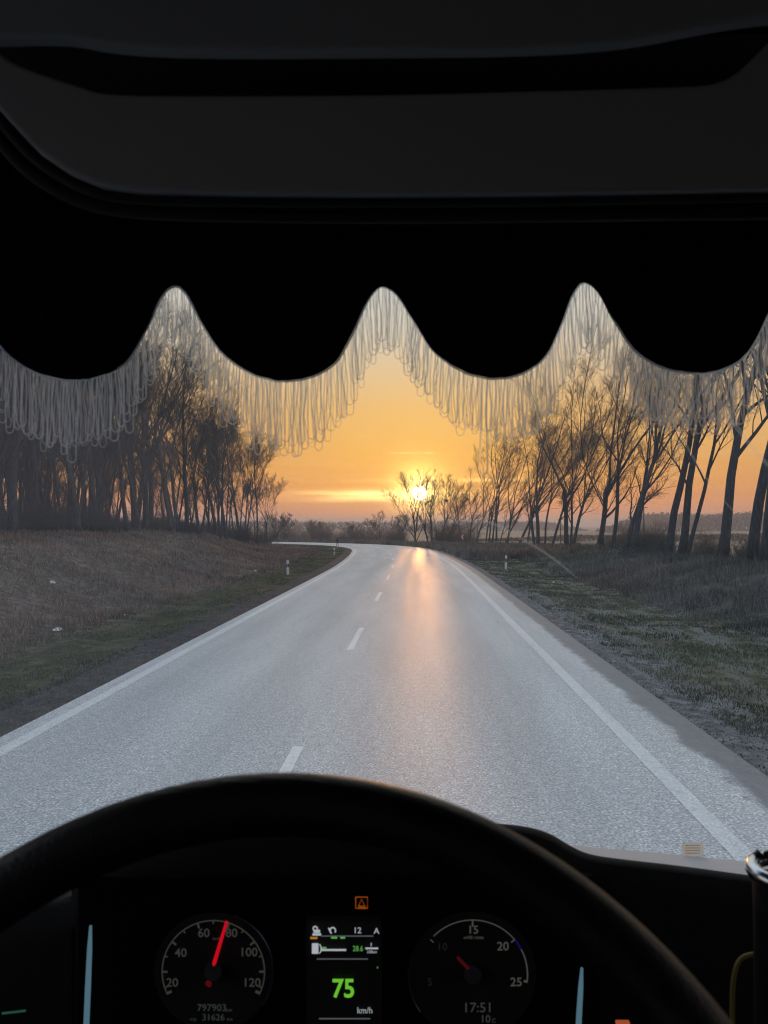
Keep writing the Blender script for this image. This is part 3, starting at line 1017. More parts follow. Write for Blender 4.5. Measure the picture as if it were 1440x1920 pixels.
for i in range(40):
    px = rr.uniform(505, 880)
    if 752 < px < 826: px = rr.choice([rr.uniform(505, 750), rr.uniform(830, 880)])
    Z = rr.uniform(150, 200) if px < 760 else rr.uniform(146, 175)
    X = TX(px) * Z
    put_bush(X, Z, rr.choice([1, 3]), rr.uniform(.55, 1.35) * (1.1 if px < 620 else 0.95), 'brown leafless bush growing beyond the outside of the bend', 'bushes beyond the bend')
for i in range(34):
    px = rr.uniform(880, 1440)
    Z = 18.5 * F / (px - 780) * rr.uniform(1.0, 1.25)
    X = TX(px) * Z
    put_bush(X, Z, rr.randrange(5), rr.uniform(.35, .75), 'low scrubby bush between the trunks of the right-hand tree row', 'scrub under the right-hand tree row')
# small spreading trees left of the bend, seen against the sky
for i, (px, Z, H, lab) in enumerate([(516, 160, 6.5, 'thin bare tree where the far road slips behind the left bank'),
                                     (535, 168, 7.0, 'wispy bare tree behind the far stretch of road, left of centre'),
                                     (590, 175, 6.2, 'low twiggy tree behind the walking figure, left of the bushes'),
                                     (655, 178, 5.8, 'small round crowned bare tree right of the walking figure'),
                                     (686, 182, 4.8, 'lowest bare tree between the walking figure and the bend crest')]):
    X = TX(px) * Z
    tree_obj('small_tree', (X, Z, gz(X, Z)), lab, 'tree', 'small trees beyond the bend', seed=700 + i, H=H, r0=.13, lean=(rr.uniform(-.1, .1), 0), stems=3,
             nlimb=12, spread=.8, nsub=6, ntw=5, trop=.6, bare=.12, twig_r=.013, fork=.3)

# -- far woods on the horizon (one mass)
def far_wood(name, x0, x1, ybase, depth, H, n, seed, label, smin=0.8, smax=2.0):
    r = np.random.default_rng(seed)
    x = r.uniform(x0, x1, n)
    y = ybase + r.uniform(0, depth, n)
    top = H * (0.75 + 0.5 * (value_noise(x, y * 0, seed, 60) * .5 + 0.6) + 0.22 * value_noise(x, y * 0, seed + 1, 6))
    top *= np.clip(np.minimum((x - x0), (x1 - x)) / 40, 0.1, 1)
    z = ground_z(x, y, False) + top * r.random(n) ** 0.7
    sz = r.uniform(smin, smax, n)
    P = np.stack([x, y, z], 1)
    V = (P[:, None, :] + r.normal(size=(n, 3, 3)) * sz[:, None, None] * np.array([.6, .6, .7])).reshape(-1, 3)
    FA = np.arange(n * 3).reshape(-1, 3)
    cc = np.repeat(np.concatenate([pal(n, [(0.06, 0.055, 0.05), (0.05, 0.06, 0.04), (0.09, 0.07, 0.06)]), np.ones((n, 1))], 1), 3, 0)
    tag(fast_mesh(name, V, FA, m_grass, 3, {'tint': cc}), label, 'forest', kind='stuff')
far_wood('far_forest', 170, 900, 680, 60, 15, 60000, 81, 'far wood on the horizon behind the right-hand row of trunks')
far_wood('far_forest', -20, 200, 900, 60, 10, 9000, 82, 'faint far tree belt on the horizon behind the sunlit trees')
far_wood('far_forest', -700, 10, 820, 60, 8.0, 14000, 83, 'faint far tree belt on the horizon left of the bend')
far_wood('scrub_belt', 10, 160, 235, 18, 2.0, 26000, 84, 'brown scrub belt across the field behind the right-hand trunks', .12, .35)

# ------------------------------------------------------------------ roadside things
m_white = pbr('white_plastic', (0.72, 0.72, 0.70), 0.5, scale=8)
m_black = pbr('black_plastic', (0.02, 0.02, 0.022), 0.5)
m_refl = pbr('grey_reflector', (0.45, 0.47, 0.5), 0.25)
def marker_post(px, Z, h, lab, tilt=0.0, first=[]):
    X = TX(px) * Z
    root = empty('marker_post', (X, Z, gz(X, Z)), lab, 'marker post', 'black and white marker posts beside the road')
    w_ = 0.075
    # post with a slanted top
    b = MB()
    def prism(z0, z1, ww, slant=0.0):
        p = [(-ww, -.04, z0), (ww, -.04, z0), (ww, .04, z0), (-ww, .04, z0), (-ww, -.04, z1), (ww, -.04, z1), (ww, .04, z1 + slant), (-ww, .04, z1 + slant)]
        return p, [(0, 3, 2, 1), (4, 5, 6, 7), (0, 1, 5, 4), (1, 2, 6, 5), (2, 3, 7, 6), (3, 0, 4, 7)]
    b.add(*prism(-.15, h * .55, w_)); b.add(*prism(h * .80, h, w_, .03))
    b.build('post_body', m_white, root, smooth=False)
    b = MB(); b.add(*prism(h * .55 + .001, h * .80 - .001, w_ + .004)); b.build('black_band', m_black, root, smooth=False)
    b = MB(); b.box((0, -.048, h * .675), (.05, .006, .14)); b.build('reflector', m_refl, root, smooth=False)
    root.rotation_euler = (0, tilt, 0)
    return root
marker_post(948, 56.5, .98, 'white marker post with a black band on the right-hand verge', 0.03)
marker_post(540, 49.5, .88, 'white topped marker post on the left-hand verge, nearest of the left ones', -0.02)
marker_post(627, 81.0, .72, 'farther left marker post, near the inside of the bend')

def rot_obj(o, z): o.rotation_euler[2] = z
# red and white arrow sign
m_red = pbr('red_sign_face', (0.45, 0.03, 0.03), 0.4)
Z = 140.0; X = TX(867) * Z
sg = empty('arrow_sign', (X, Z, gz(X, Z)), 'small red and white left pointing arrow sign outside the bend', 'road sign')
b = MB(); b.tube([(0, .04, -.3), (0, .04, 2.1)], .035, 8); b.build('post', m_refl, sg)
b = MB(); b.box((0, 0, 1.65), (.62, .03, .9)); b.build('sign_board', m_red, sg, smooth=False)
b = MB()
b.add([(.24, -.018, 2.05), (.02, -.018, 2.05), (-.24, -.018, 1.65), (.02, -.018, 1.65)], [(0, 1, 2, 3)])
b.add([(.24, -.018, 1.25), (.02, -.018, 1.25), (-.24, -.018, 1.65), (.02, -.018, 1.65)], [(0, 3, 2, 1)])
b.build('chevron', m_white, sg, smooth=False)

# utility poles in the field
for (px, Z, h, lab) in ((1207, 150, 8.6, 'thin wooden utility pole in the field behind the crossing trunks'), (1051, 190, 6.5, 'distant utility pole in the field left of the V shaped tree')):
    X = TX(px) * Z
    u = empty('utility_pole', (X, Z, gz(X, Z)), lab, 'utility pole', 'poles in the field')
    b = MB(); b.tube([(0, 0, -.4), (0.02, 0, h * .5), (0, 0, h)], [.15, .13, .10], 8); b.build('pole', m_bark, u)
    b = MB(); b.box((0, 0, h - .45), (1.5, .1, .1)); b.build('crossarm', m_bark, u)
    b = MB()
    for q in (-.65, -.2, .2, .65):
        b.tube([(q, 0, h - .40), (q, 0, h - .24)], .045, 6)
    b.build('insulators', m_white, u)

# bird nests
def nest(px, py, Z, lab):
    X = TX(px) * Z; zc = 3 - (py - 986) / F * Z
    b = MB(); r_ = np.random.default_rng(int(px))
    for i in range(160):
        d = unit(r_.normal(size=3)); p = np.array([X, Z, zc]) + d * np.array([.30, .30, .22]) * r_.uniform(.5, 1)
        q = perp(d, r_)
        b.tube([p - q * .22, p + q * .22], .016, 3, cap=False)
    tag(b.build('bird_nest', m_twig), lab, 'nest', 'nests in the bare trees')
nest(876, 936, 156.8, 'dark twig nest high in the tree behind the arrow sign')
nest(837, 939, 150.0, 'smaller dark nest in the branches right of the sun')

# fallen branches below the crossing trunks
b = MB(); r_ = np.random.default_rng(9)
cx = TX(1200) * 61.5; cz = gz(cx, 61.5)
for i in range(70):
    p = np.array([cx + r_.normal() * .9, 61.5 + r_.normal() * .5, cz + abs(r_.normal()) * .22])
    d = unit(np.array([r_.normal(), r_.normal() * .6, r_.normal() * .25])); L = r_.uniform(.4, 1.6)
    b.tube([p - d * L / 2, p + np.array([0, 0, .05]), p + d * L / 2], [.05, .04, .02], 5)
tag(b.build('branch_pile', m_bark), 'dark pile of fallen branches at the foot of the crossing trunks', 'branch pile')

# litter
m_litter, t, out = mat_new('crumpled_white_film')
p = t.n('ShaderNodeBsdfPrincipled')
p.inputs['Base Color'].default_value = (0.75, 0.76, 0.78, 1); p.inputs['Roughness'].default_value = 0.35
n_ = t.noise(t.n('ShaderNodeTexCoord').outputs['Object'], 18, 3); b_ = t.n('ShaderNodeBump'); b_.inputs['Distance'].default_value = .03
t.l(n_, b_.inputs['Height']); t.l(b_.outputs[0], p.inputs['Normal']); t.l(p.outputs[0], out.inputs[0])
def litter(px, py, w_, h_, lab, seed):
    # walk along the sight line until it meets the ground
    d_ = C(px, py, 1.0) - CAM; d_ = d_ / d_[1]
    tt = 5.0
    while 3 + d_[2] * tt > gz(d_[0] * tt, tt) and tt < 200: tt += 0.15
    X, Z = d_[0] * tt, tt
    r_ = np.random.default_rng(seed)
    n = 7
    u, v = np.meshgrid(np.linspace(-1, 1, n), np.linspace(-1, 1, n))
    P = np.stack([u * w_ / 2 + r_.normal(size=u.shape) * w_ * .08, v * w_ * .3 + r_.normal(size=u.shape) * w_ * .06,
                  (1 - np.maximum(abs(u), abs(v)) ** 2) * h_ * (.4 + r_.random(u.shape) * .8)], 2)
    b = MB(); b.grid(P); o = b.build('litter', m_litter, smooth=False)
    o.location = (X, Z, gz(X, Z) + .01); o.rotation_euler = (0, 0, r_.uniform(0, 3))
    tag(o, lab, 'litter', 'scraps of white litter on the grass')
litter(108, 1183, .36, .10, 'crumpled white plastic scrap low on the left bank, largest piece of litter', 1)
litter(98, 1094, .28, .10, 'pale scrap of litter high on the left bank near the left edge', 2)
litter(234, 1155, .12, .06, 'tiny white scrap on the left bank, right of the largest piece', 3)
litter(479, 1071, .18, .08, 'tiny white scrap on the left bank near the nearest left marker post', 4)
litter(852, 1030, .95, .14, 'flat white scrap of sheeting on the right verge below the arrow sign', 5)
litter(1038, 1093, .15, .09, 'small yellowish scrap on the right-hand verge past the marker post', 6)

# the walking figure on the far bend: one skinned body
def person(X, Y, Hh):
    z0 = 0.005
    k = Hh / 1.75
    J = {'pelvis': (0, 0, .95, .15), 'chest': (0, .01, 1.3, .17), 'neck': (0, .02, 1.5, .065), 'head': (0, .04, 1.62, .105), 'crown': (0, .03, 1.72, .08),
         'lsh': (-.2, 0, 1.42, .075), 'lel': (-.26, -.05, 1.15, .055), 'lha': (-.24, .08, .92, .04),
         'rsh': (.2, 0, 1.42, .075), 'rel': (.26, .05, 1.15, .055), 'rha': (.25, .16, .95, .04),
         'lhip': (-.09, 0, .88, .10), 'lkn': (-.1, .14, .50, .07), 'lan': (-.1, .20, .09, .05), 'lto': (-.1, .34, .04, .04),
         'rhip': (.09, 0, .88, .10), 'rkn': (.1, -.02, .50, .07), 'ran': (.1, -.22, .11, .05), 'rto': (.1, -.10, .04, .04)}
    E_ = [('pelvis', 'chest'), ('chest', 'neck'), ('neck', 'head'), ('head', 'crown'), ('chest', 'lsh'), ('lsh', 'lel'), ('lel', 'lha'),
          ('chest', 'rsh'), ('rsh', 'rel'), ('rel', 'rha'), ('pelvis', 'lhip'), ('lhip', 'lkn'), ('lkn', 'lan'), ('lan', 'lto'),
          ('pelvis', 'rhip'), ('rhip', 'rkn'), ('rkn', 'ran'), ('ran', 'rto')]
    names = list(J)
    me = bpy.data.meshes.new('person')
    me.from_pydata([(J[n][0] * k, J[n][1] * k, J[n][2] * k) for n in names], [(names.index(a), names.index(b)) for a, b in E_], [])
    o = bpy.data.objects.new('person_skel', me); COL.objects.link(o)
    md = o.modifiers.new('s', 'SKIN')
    for i, n in enumerate(names):
        me.skin_vertices[0].data[i].radius = (J[n][3] * k, J[n][3] * k)
    me.skin_vertices[0].data[0].use_root = True
    o.modifiers.new('b', 'SUBSURF').levels = 2
    bpy.context.view_layer.update()
    dg = bpy.context.evaluated_depsgraph_get()
    m2 = bpy.data.meshes.new_from_object(o.evaluated_get(dg))
    bpy.data.objects.remove(o)
    m2.materials.clear(); m2.materials.append(pbr('dark_clothes', (0.03, 0.03, 0.035), 0.8))
    m2.polygons.foreach_set('use_smooth', [True] * len(m2.polygons))
    body = bpy.data.objects.new('person', m2); COL.objects.link(body)
    body.location = (X, Y, z0)
    body.rotation_euler = (0, 0, 0.5)
    tag(body, 'small dark clad person walking on the far side of the bend, at the road edge', 'person')
    q = MB(); a = np.linspace(0, 2 * math.pi, 9)[:-1]
    for zz, rr_ in ((1.64, .112), (1.70, .112), (1.76, .08), (1.79, .02)):
        pass
    prof = [(1.63, .105), (1.68, .114), (1.74, .098), (1.78, .055), (1.795, .01)]
    P = np.array([[(r2 * math.cos(t_) * k, (.035 + r2 * math.sin(t_)) * k, z2 * k) for t_ in np.linspace(0, 2 * math.pi, 13)] for z2, r2 in prof])
    q.grid(P); h = q.build('hat', pbr('dark_knit', (0.02, 0.02, 0.02), 0.9), body)
Zp = 113.0
person((632.5 - 780) / F * Zp, Zp, 1.22)

# ------------------------------------------------------------------ the truck cab
m_dark = pbr('black_trim', (0.012, 0.012, 0.013), 0.75, spec=0.3)
m_dash2 = pbr('dark_dashboard', (0.0035, 0.004, 0.0045), 0.75, bump=.4, spec=0.22)
m_panel = pbr('grey_lining', (0.31, 0.33, 0.345), 0.95, scale=4, var=.06, spec=.0)
m_leather = pbr('wheel_leather', (0.006, 0.006, 0.0065), 0.40, bump=.3, spec=.5)
m_chrome = pbr('brushed_chrome', (0.75, 0.8, 0.85), 0.22, metal=1.0, var=.03)
m_reflection_ledge = pbr('reflection_grey', (0.58, 0.56, 0.56), 0.8, var=.04)

CABX0, CABX1, CABY0, CABY1, CABZ0, CABZ1 = -1.02, 1.62, -1.35, 1.30, 1.30, 4.25
cab = empty('truck_cab', (0.3, 0, CABZ0), 'dark truck cab interior around the driver, seen from the driver seat', 'truck')
T_ = 0.05
b = MB(); b.box(((CABX0 + CABX1) / 2, (CABY0 + CABY1) / 2, CABZ1 + T_ / 2), (CABX1 - CABX0 + .2, CABY1 - CABY0 + .2, T_)); b.build('roof', m_dark, cab, False, True)
b = MB(); b.box(((CABX0 + CABX1) / 2, (CABY0 + CABY1) / 2, CABZ0 - T_ / 2), (CABX1 - CABX0 + .2, CABY1 - CABY0 + .2, T_)); b.build('floor', m_dark, cab, False, True)
b = MB(); b.box(((CABX0 + CABX1) / 2, CABY0 - T_ / 2, (CABZ0 + CABZ1) / 2), (CABX1 - CABX0 + .2, T_, CABZ1 - CABZ0)); b.build('rear_wall', pbr('blue_grey_fabric', (0.17, 0.215, 0.26), 0.95, scale=5, spec=.1), cab, False, True)
for sx in (CABX0 - T_ / 2, CABX1 + T_ / 2):
    b = MB()
    b.box((sx, (CABY0 + CABY1) / 2, (CABZ0 + 2.45) / 2), (T_, CABY1 - CABY0, 2.45 - CABZ0))
    b.box((sx, (CABY0 + CABY1) / 2, (3.45 + CABZ1) / 2), (T_, CABY1 - CABY0, CABZ1 - 3.45))
    b.box((sx, (CABY0 - .75) / 2, 2.95), (T_, -.75 - CABY0, 1.0))
    b.box((sx, CABY1 - .09, 2.95), (T_, .18, 1.0))
    b.build('side_wall', m_dark, cab, False, True)
b = MB()
b.box(((CABX0 + CABX1) / 2, CABY1 + .03, (3.56 + CABZ1) / 2), (CABX1 - CABX0, .06, CABZ1 - 3.56)); b.build('windscreen_header', m_dark, cab, False, True)
b = MB()
b.box(((CABX0 + CABX1) / 2, CABY1 + .03, (CABZ0 + 2.36) / 2), (CABX1 - CABX0, .06, 2.36 - CABZ0)); b.build('front_wall', m_dark, cab, False, True)
for sx in (CABX0 + .05, CABX1 - .05):
    b = MB(); b.box((sx, CABY1 + .03, 2.96), (.10, .06, 1.20)); b.build('pillar', m_dark, cab, False, True)

# windscreen: thin glass with a faint film of dust and wiper smears
m_glass, t, out = mat_new('dusty_windscreen')
tr = t.n('ShaderNodeBsdfTransparent'); tr.inputs[0].default_value = (0.97, 0.975, 0.98, 1)
du = t.n('ShaderNodeBsdfTranslucent'); du.inputs[0].default_value = (0.30, 0.50, 0.72, 1)
df = t.n('ShaderNodeBsdfDiffuse'); df.inputs[0].default_value = (0.6, 0.6, 0.62, 1)
gl = t.n('ShaderNodeBsdfGlossy'); gl.inputs['Roughness'].default_value = 0.02
tcg = t.n('ShaderNodeTexCoord').outputs['Object']
n1 = t.noise(tcg, 2.2, 4, .6); sw_ = t.n('ShaderNodeSeparateXYZ'); t.l(tcg, sw_.inputs[0])
wx = t.math('ADD', sw_.outputs[0], 0.9); wz = t.math('ADD', sw_.outputs[2], -0.75)
rad_ = t.math('SQRT', t.math('ADD', t.math('MULTIPLY', wx, wx), t.math('MULTIPLY', wz, wz)))
cw_ = t.n('ShaderNodeCombineXYZ'); t.l(t.math('MULTIPLY', rad_, 60.0), cw_.inputs[0]); t.l(t.math('MULTIPLY', t.math('ARCTAN2', wz, wx), 2.0), cw_.inputs[1])
n2 = t.noise(cw_.outputs[0], 1.0, 4, .7)
dust = t.math('MULTIPLY', t.ramp(n1, [(.3, (.35, .35, .35, 1)), (.7, (1, 1, 1, 1))]), t.math('MULTIPLY_ADD', n2, .6, .6))
sx = t.n('ShaderNodeSeparateXYZ'); t.l(tcg, sx.inputs[0])
leftmore = t.ramp(t.math('MULTIPLY_ADD', sx.outputs[0], 0.5, 0.5), [(0.05, (1.6, 1.6, 1.6, 1)), (0.35, (0.8, .8, .8, 1)), (0.6, (.8, .8, .8, 1)), (1.0, (1.1, 1.1, 1.1, 1))])
dust = t.math('MULTIPLY', t.math('MULTIPLY', dust, leftmore), 0.10)
ms = t.n('ShaderNodeMixShader'); ms.inputs[0].default_value = .35; t.l(du.outputs[0], ms.inputs[1]); t.l(df.outputs[0], ms.inputs[2])
m1 = t.n('ShaderNodeMixShader'); t.l(dust, m1.inputs[0]); t.l(tr.outputs[0], m1.inputs[1]); t.l(ms.outputs[0], m1.inputs[2])
m2 = t.n('ShaderNodeMixShader'); m2.inputs[0].default_value = .03; t.l(m1.outputs[0], m2.inputs[1]); t.l(gl.outputs[0], m2.inputs[2])
t.l(m2.outputs[0], out.inputs[0])
b = MB()
b.add([(CABX0 + .10, CABY1 + .03, 2.36), (CABX1 - .10, CABY1 + .03, 2.36), (CABX1 - .10, CABY1 + .03, 3.56), (CABX0 + .10, CABY1 + .03, 3.56)], [(0, 1, 2, 3)])
ws = b.build('windscreen', m_glass, cab, False, True)
m_glare, t, out = mat_new('glare_streak_film')  # streaks of sun glare along wiper smears, shaped as pale ribbons
ta = t.n('ShaderNodeBsdfTranslucent'); ta.inputs[0].default_value = (.9, .9, .85, 1); tb = t.n('ShaderNodeBsdfTransparent')
mx = t.n('ShaderNodeMixShader'); mx.inputs[0].default_value = .16; t.l(tb.outputs[0], mx.inputs[1]); t.l(ta.outputs[0], mx.inputs[2]); t.l(mx.outputs[0], out.inputs[0])
def on_glass(px, py):
    d_ = C(px, py, 1.0) - CAM
    return CAM + d_ * ((CABY1 + .026) / d_[1])
for pts, w_ in (([(800, 985), (905, 978), (960, 1000), (1030, 1042), (1085, 1086)], 3.0), ([(1180, 650), (1225, 735), (1275, 815), (1330, 905), (1400, 985)], 2.2), ([(1290, 660), (1345, 750), (1420, 850), (1500, 930)], 4.5), ([(1385, 640), (1300, 760), (1262, 880), (1250, 960)], 2.5)):
    b = MB(); q = catmull([pts[0]] + pts + [pts[-1]], 6)
    L_, R_ = [], []
    for i in range(len(q)):
        t_ = np.array(q[min(i + 1, len(q) - 1)]) - np.array(q[max(i - 1, 0)]); t_ = t_ / (np.linalg.norm(t_) + 1e-9); n_ = np.array([-t_[1], t_[0]])
        ww = w_ * math.sin(math.pi * (i + .5) / len(q)) ** .6
        L_.append(on_glass(*(q[i] - n_ * ww))); R_.append(on_glass(*(q[i] + n_ * ww)))
    b.grid(np.stack([L_, R_], 1)); o = b.build('glare_streak', m_glare, ws, False, False)
    for v in o.data.vertices: v.co -= cab.location


def from_curve(name, splines, extrude, bevel, mat, parent, d, flat=None, res=4):
    """filled outline in photo pixels at distance d -> solid with rounded edge"""
    cu = bpy.data.curves.new('c', 'CURVE'); cu.dimensions = '2D'; cu.fill_mode = 'BOTH'
    cu.extrude = extrude; cu.bevel_depth = bevel; cu.offset = -bevel; cu.bevel_resolution = 2
    for pts in splines:
        sp = cu.splines.new('POLY'); sp.points.add(len(pts) - 1)
        for i, (x, y) in enumerate(pts):
            sp.points[i].co = ((x - 720) / F * d, (960 - y) / F * d, 0, 1)
        sp.use_cyclic_u = True
    o = bpy.data.objects.new('c', cu); COL.objects.link(o)
    bpy.context.view_layer.update()
    me = bpy.data.meshes.new_from_object(o.evaluated_get(bpy.context.evaluated_depsgraph_get()))
    bpy.data.objects.remove(o)
    R = Matrix(((right[0], up[0], -fwd[0], 0), (right[1], up[1], -fwd[1], 0), (right[2], up[2], -fwd[2], 0), (0, 0, 0, 1)))
    c0 = CAM + fwd * d - (np.array(parent.location) if parent else 0)
    me.transform(Matrix.Translation(Vector(c0)) @ R)
    me.materials.clear(); me.materials.append(mat)
    o = bpy.data.objects.new(name, me); COL.objects.link(o)
    if parent: o.parent = parent
    return o


def smooth_poly(pts, n=6):
    P = [pts[-1]] + list(pts) + [pts[0], pts[1]]
    return [tuple(p) for p in catmull(P, n)[:-1]]


# overhead console: fascia with a wide slot, dark shelf behind it
oc = empty('overhead_console', C(720, 200, .55), 'grey overhead console with a long dark storage slot above the windscreen', 'overhead console')
hole = [(-14, 84), (30, 80), (130, 80), (230, 96), (400, 103), (720, 102), (1000, 98), (1180, 84), (1330, 56), (1450, 40), (1462, 56), (1430, 92), (1380, 140), (1340, 162), (1270, 170), (1000, 178), (720, 185), (400, 187), (215, 184), (150, 168), (60, 138), (15, 115)]
outer = [(-700, -500), (2200, -500), (2200, 356), (1440, 360), (1000, 368), (720, 370), (450, 368), (260, 363), (190, 352), (130, 326), (75, 288), (30, 240), (-10, 195), (-60, 130), (-140, 40), (-300, -100), (-700, -160)]
from_curve('fascia', [outer, smooth_poly(hole, 3)], .004, .003, m_panel, oc, .55)
edge_pts = np.array([C(x, y, .556) for x, y in catmull([(2400, 350), (2200, 361), (1440, 368), (1000, 376), (720, 378), (450, 377), (260, 372), (180, 361), (120, 334), (65, 296), (18, 246), (-24, 196), (-80, 130), (-160, 40), (-300, -90)], 6)])
b = MB(); b.tube(edge_pts, .0042, 8); b.build('rubber_trim', m_dark, oc, True, True)
edge2 = np.array([C(x, y, .57) for x, y in catmull([(2400, 395), (2200, 396), (1440, 398), (1000, 403), (720, 405), (450, 403), (260, 396), (170, 382), (100, 352), (45, 312), (0, 262), (-44, 212), (-100, 140), (-180, 50), (-320, -80)], 6)])
b = MB(); b.tube(edge2, .0055, 8); b.build('rubber_trim', m_dark, oc, True, True)
# shelf box behind the slot
b = MB()
def cbox(mb, x0, y0, d0, x1, y1, d1):
    c = (x0 + x1) / 2, (y0 + y1) / 2, (d0 + d1) / 2
    dm = (d0 + d1) / 2
    P = C(c[0], c[1], dm)
    sz = (abs(x1 - x0) / F * dm, abs(d1 - d0), abs(y1 - y0) / F * dm)
    mb.box(P, sz, np.stack([right, fwd, up], 1))
cbox(b, -300, 30, .80, 1740, 300, .82)
cbox(b, -300, 18, .57, 1740, 26, .80)
cbox(b, -300, 205, .57, 1740, 215, .80)
b.build('storage_slot', m_dark, oc, False, True)

# fringed curtain
D_C = 0.75
sc_pts = [(-330, 535), (-300, 545), (-255, 640), (-200, 700), (-130, 712), (-80, 560), (-60, 540), (-35, 585), (0, 648), (45, 686), (95, 706), (140, 711), (190, 702), (238, 676), (275, 615), (300, 560), (325, 536), (348, 548), (375, 598), (412, 655), (460, 693), (510, 710), (548, 712), (590, 703), (628, 680), (658, 632), (688, 566), (713, 536), (742, 549), (775, 598), (812, 655), (860, 691), (905, 706), (938, 708), (980, 698), (1022, 668), (1050, 612), (1072, 555), (1095, 528), (1122, 545), (1152, 600), (1190, 655), (1240, 686), (1290, 697), (1340, 695), (1385, 676), (1415, 640), (1440, 588), (1462, 548), (1482, 530), (1510, 555), (1545, 615), (1590, 670), (1650, 700), (1710, 705), (1770, 690), (1810, 650), (1830, 600), (1850, 560)]
sc_pts[4:6] = [(-150, 710), (-90, 600)]
sc = catmull(sc_pts, 8)
ex = np.linspace(-300, 1820, 1100)
o_ = np.argsort(sc[:, 0])
ey = np.interp(ex, sc[o_, 0], sc[o_, 1]) + 1.6 * value_noise(ex, ex * 0, 12, 9)
cu_ = empty('curtain', C(720, 420, D_C), 'black scalloped curtain with a pale looped fringe hanging across the top of the windscreen', 'curtain')
m_velvet = pbr('black_velvet', (0.006, 0.005, 0.005), 0.95, var=.1, spec=0.05)
def fold(x, y):
    return D_C + 0.006 * math.sin(x * .021 + 1) * min(1, max(0, (y - 380) / 200)) + .003 * math.sin(x * .06)
P = np.array([[C(x, 250 + (yb - 250) * f, fold(x, 250 + (yb - 250) * f)) for f in np.linspace(0, 1, 7)] for x, yb in zip(ex, ey)])
b = MB(); b.grid(P)
P2 = P + fwd * 0.004
b.grid(P2[:, ::-1]); b.build('valance', m_velvet, cu_, True, True)
m_thread, t, out = mat_new('pale_thread')
tl = t.n('ShaderNodeBsdfTranslucent'); tl.inputs[0].default_value = (0.62, 0.60, 0.60, 1)
dl = t.n('ShaderNodeBsdfDiffuse'); dl.inputs[0].default_value = (0.62, 0.60, 0.60, 1)
nz_ = t.noise(t.n('ShaderNodeTexCoord').outputs['Object'], 60, 2)
cT = t.ramp(nz_, [(.3, (.66, .78, .95, 1)), (.7, (.84, .93, 1.0, 1))]); t.l(cT, tl.inputs[0]); t.l(cT, dl.inputs[0])
mx = t.n('ShaderNodeMixShader'); mx.inputs[0].default_value = .15; t.l(tl.outputs[0], mx.inputs[1]); t.l(dl.outputs[0], mx.inputs[2])
tp = t.n('ShaderNodeBsdfTransparent'); mx2 = t.n('ShaderNodeMixShader'); mx2.inputs[0].default_value = .90
rfr = t.n('ShaderNodeBsdfRefraction'); rfr.inputs['IOR'].default_value = 1.08; rfr.inputs['Roughness'].default_value = .8; rfr.inputs['Color'].default_value = (.86, .94, 1.0, 1)
mx3 = t.n('ShaderNodeMixShader'); mx3.inputs[0].default_value = .35; t.l(mx.outputs[0], mx3.inputs[1]); t.l(rfr.outputs[0], mx3.inputs[2])
t.l(tp.outputs[0], mx2.inputs[1]); t.l(mx3.outputs[0], mx2.inputs[2]); t.l(mx2.outputs[0], out.inputs[0])
b = MB(); b.tube(np.array([C(x, y + 2, D_C + .002) for x, y in zip(ex[::3], ey[::3])]), .0011, 5); b.build('piping', m_thread, cu_, True, True)
b = MB(); rf = np.random.default_rng(77)
def yarn(mb, pts, w_):
    pts = np.asarray(pts); t_ = np.gradient(pts, axis=0); t_ /= np.linalg.norm(t_, axis=1)[:, None] + 1e-9
    sd_ = np.cross(t_, fwd); sd_ /= np.linalg.norm(sd_, axis=1)[:, None] + 1e-9
    tw = rf.uniform(-.6, .6)
    sd_ = sd_ * math.cos(tw) + fwd * math.sin(tw)
    mb.grid(np.stack([pts - sd_ * w_, pts + sd_ * w_], 1))
for layer in range(2):
    x = -290.0
    while x < 1790:
        wd = rf.uniform(9, 17)
        y0 = float(np.interp(x, ex, ey)); y1 = float(np.interp(x + wd, ex, ey))
        sl = float(np.interp(x + 30, ex, ey) - np.interp(x - 30, ex, ey)) / 60
        Lh = rf.normal(118, 9) + 14 * math.sin(x * .013 + layer) - 4 * abs(sl)
        sway = rf.normal(0, 3) - 2.0 * sl
        amp = rf.uniform(.6, 2.2); ph = rf.uniform(0, 6.28)
        dl_ = D_C + .003 + layer * .004 + rf.uniform(0, .002)
        pts = []
        n = 9
        ym = (y0 + y1) / 2
        for i in range(n):
            f = i / (n - 1)
            pts.append((x - (wd * .12) * math.sin(f * 3.14) * rf.uniform(.6, 1.4) + sway * f + amp * math.sin(f * 7 + ph), y0 + (ym + Lh - wd * .5 - y0) * f))
        for a in np.linspace(math.pi, 0, 5)[1:-1]:
            pts.append((x + wd / 2 + sway + wd * .5 * math.cos(a) + amp * math.sin(7 + ph), ym + Lh - wd * .5 + wd * .55 * math.sin(a)))
        for i in range(n):
            f = 1 - i / (n - 1)
            pts.append((x + wd + (wd * .12) * math.sin(f * 3.14) + sway * f + amp * math.sin(f * 7 + ph), y1 + (ym + Lh - wd * .5 - y1) * f))
        yarn(b, [C(px, py, dl_) for px, py in pts], rf.uniform(.00030, .00056))
        x += wd * rf.uniform(.5, .95)
# the long pulled thread
pts = [(905, 706), (903, 760), (901, 820), (899, 862), (903, 884), (909, 888), (914, 880), (913, 830), (912, 770), (914, 708)]
yarn(b, [C(px, py, D_C + .004) for px, py in catmull([pts[0]] + pts + [pts[-1]], 3)], .0009)
b.build('fringe', m_thread, cu_, True, True)

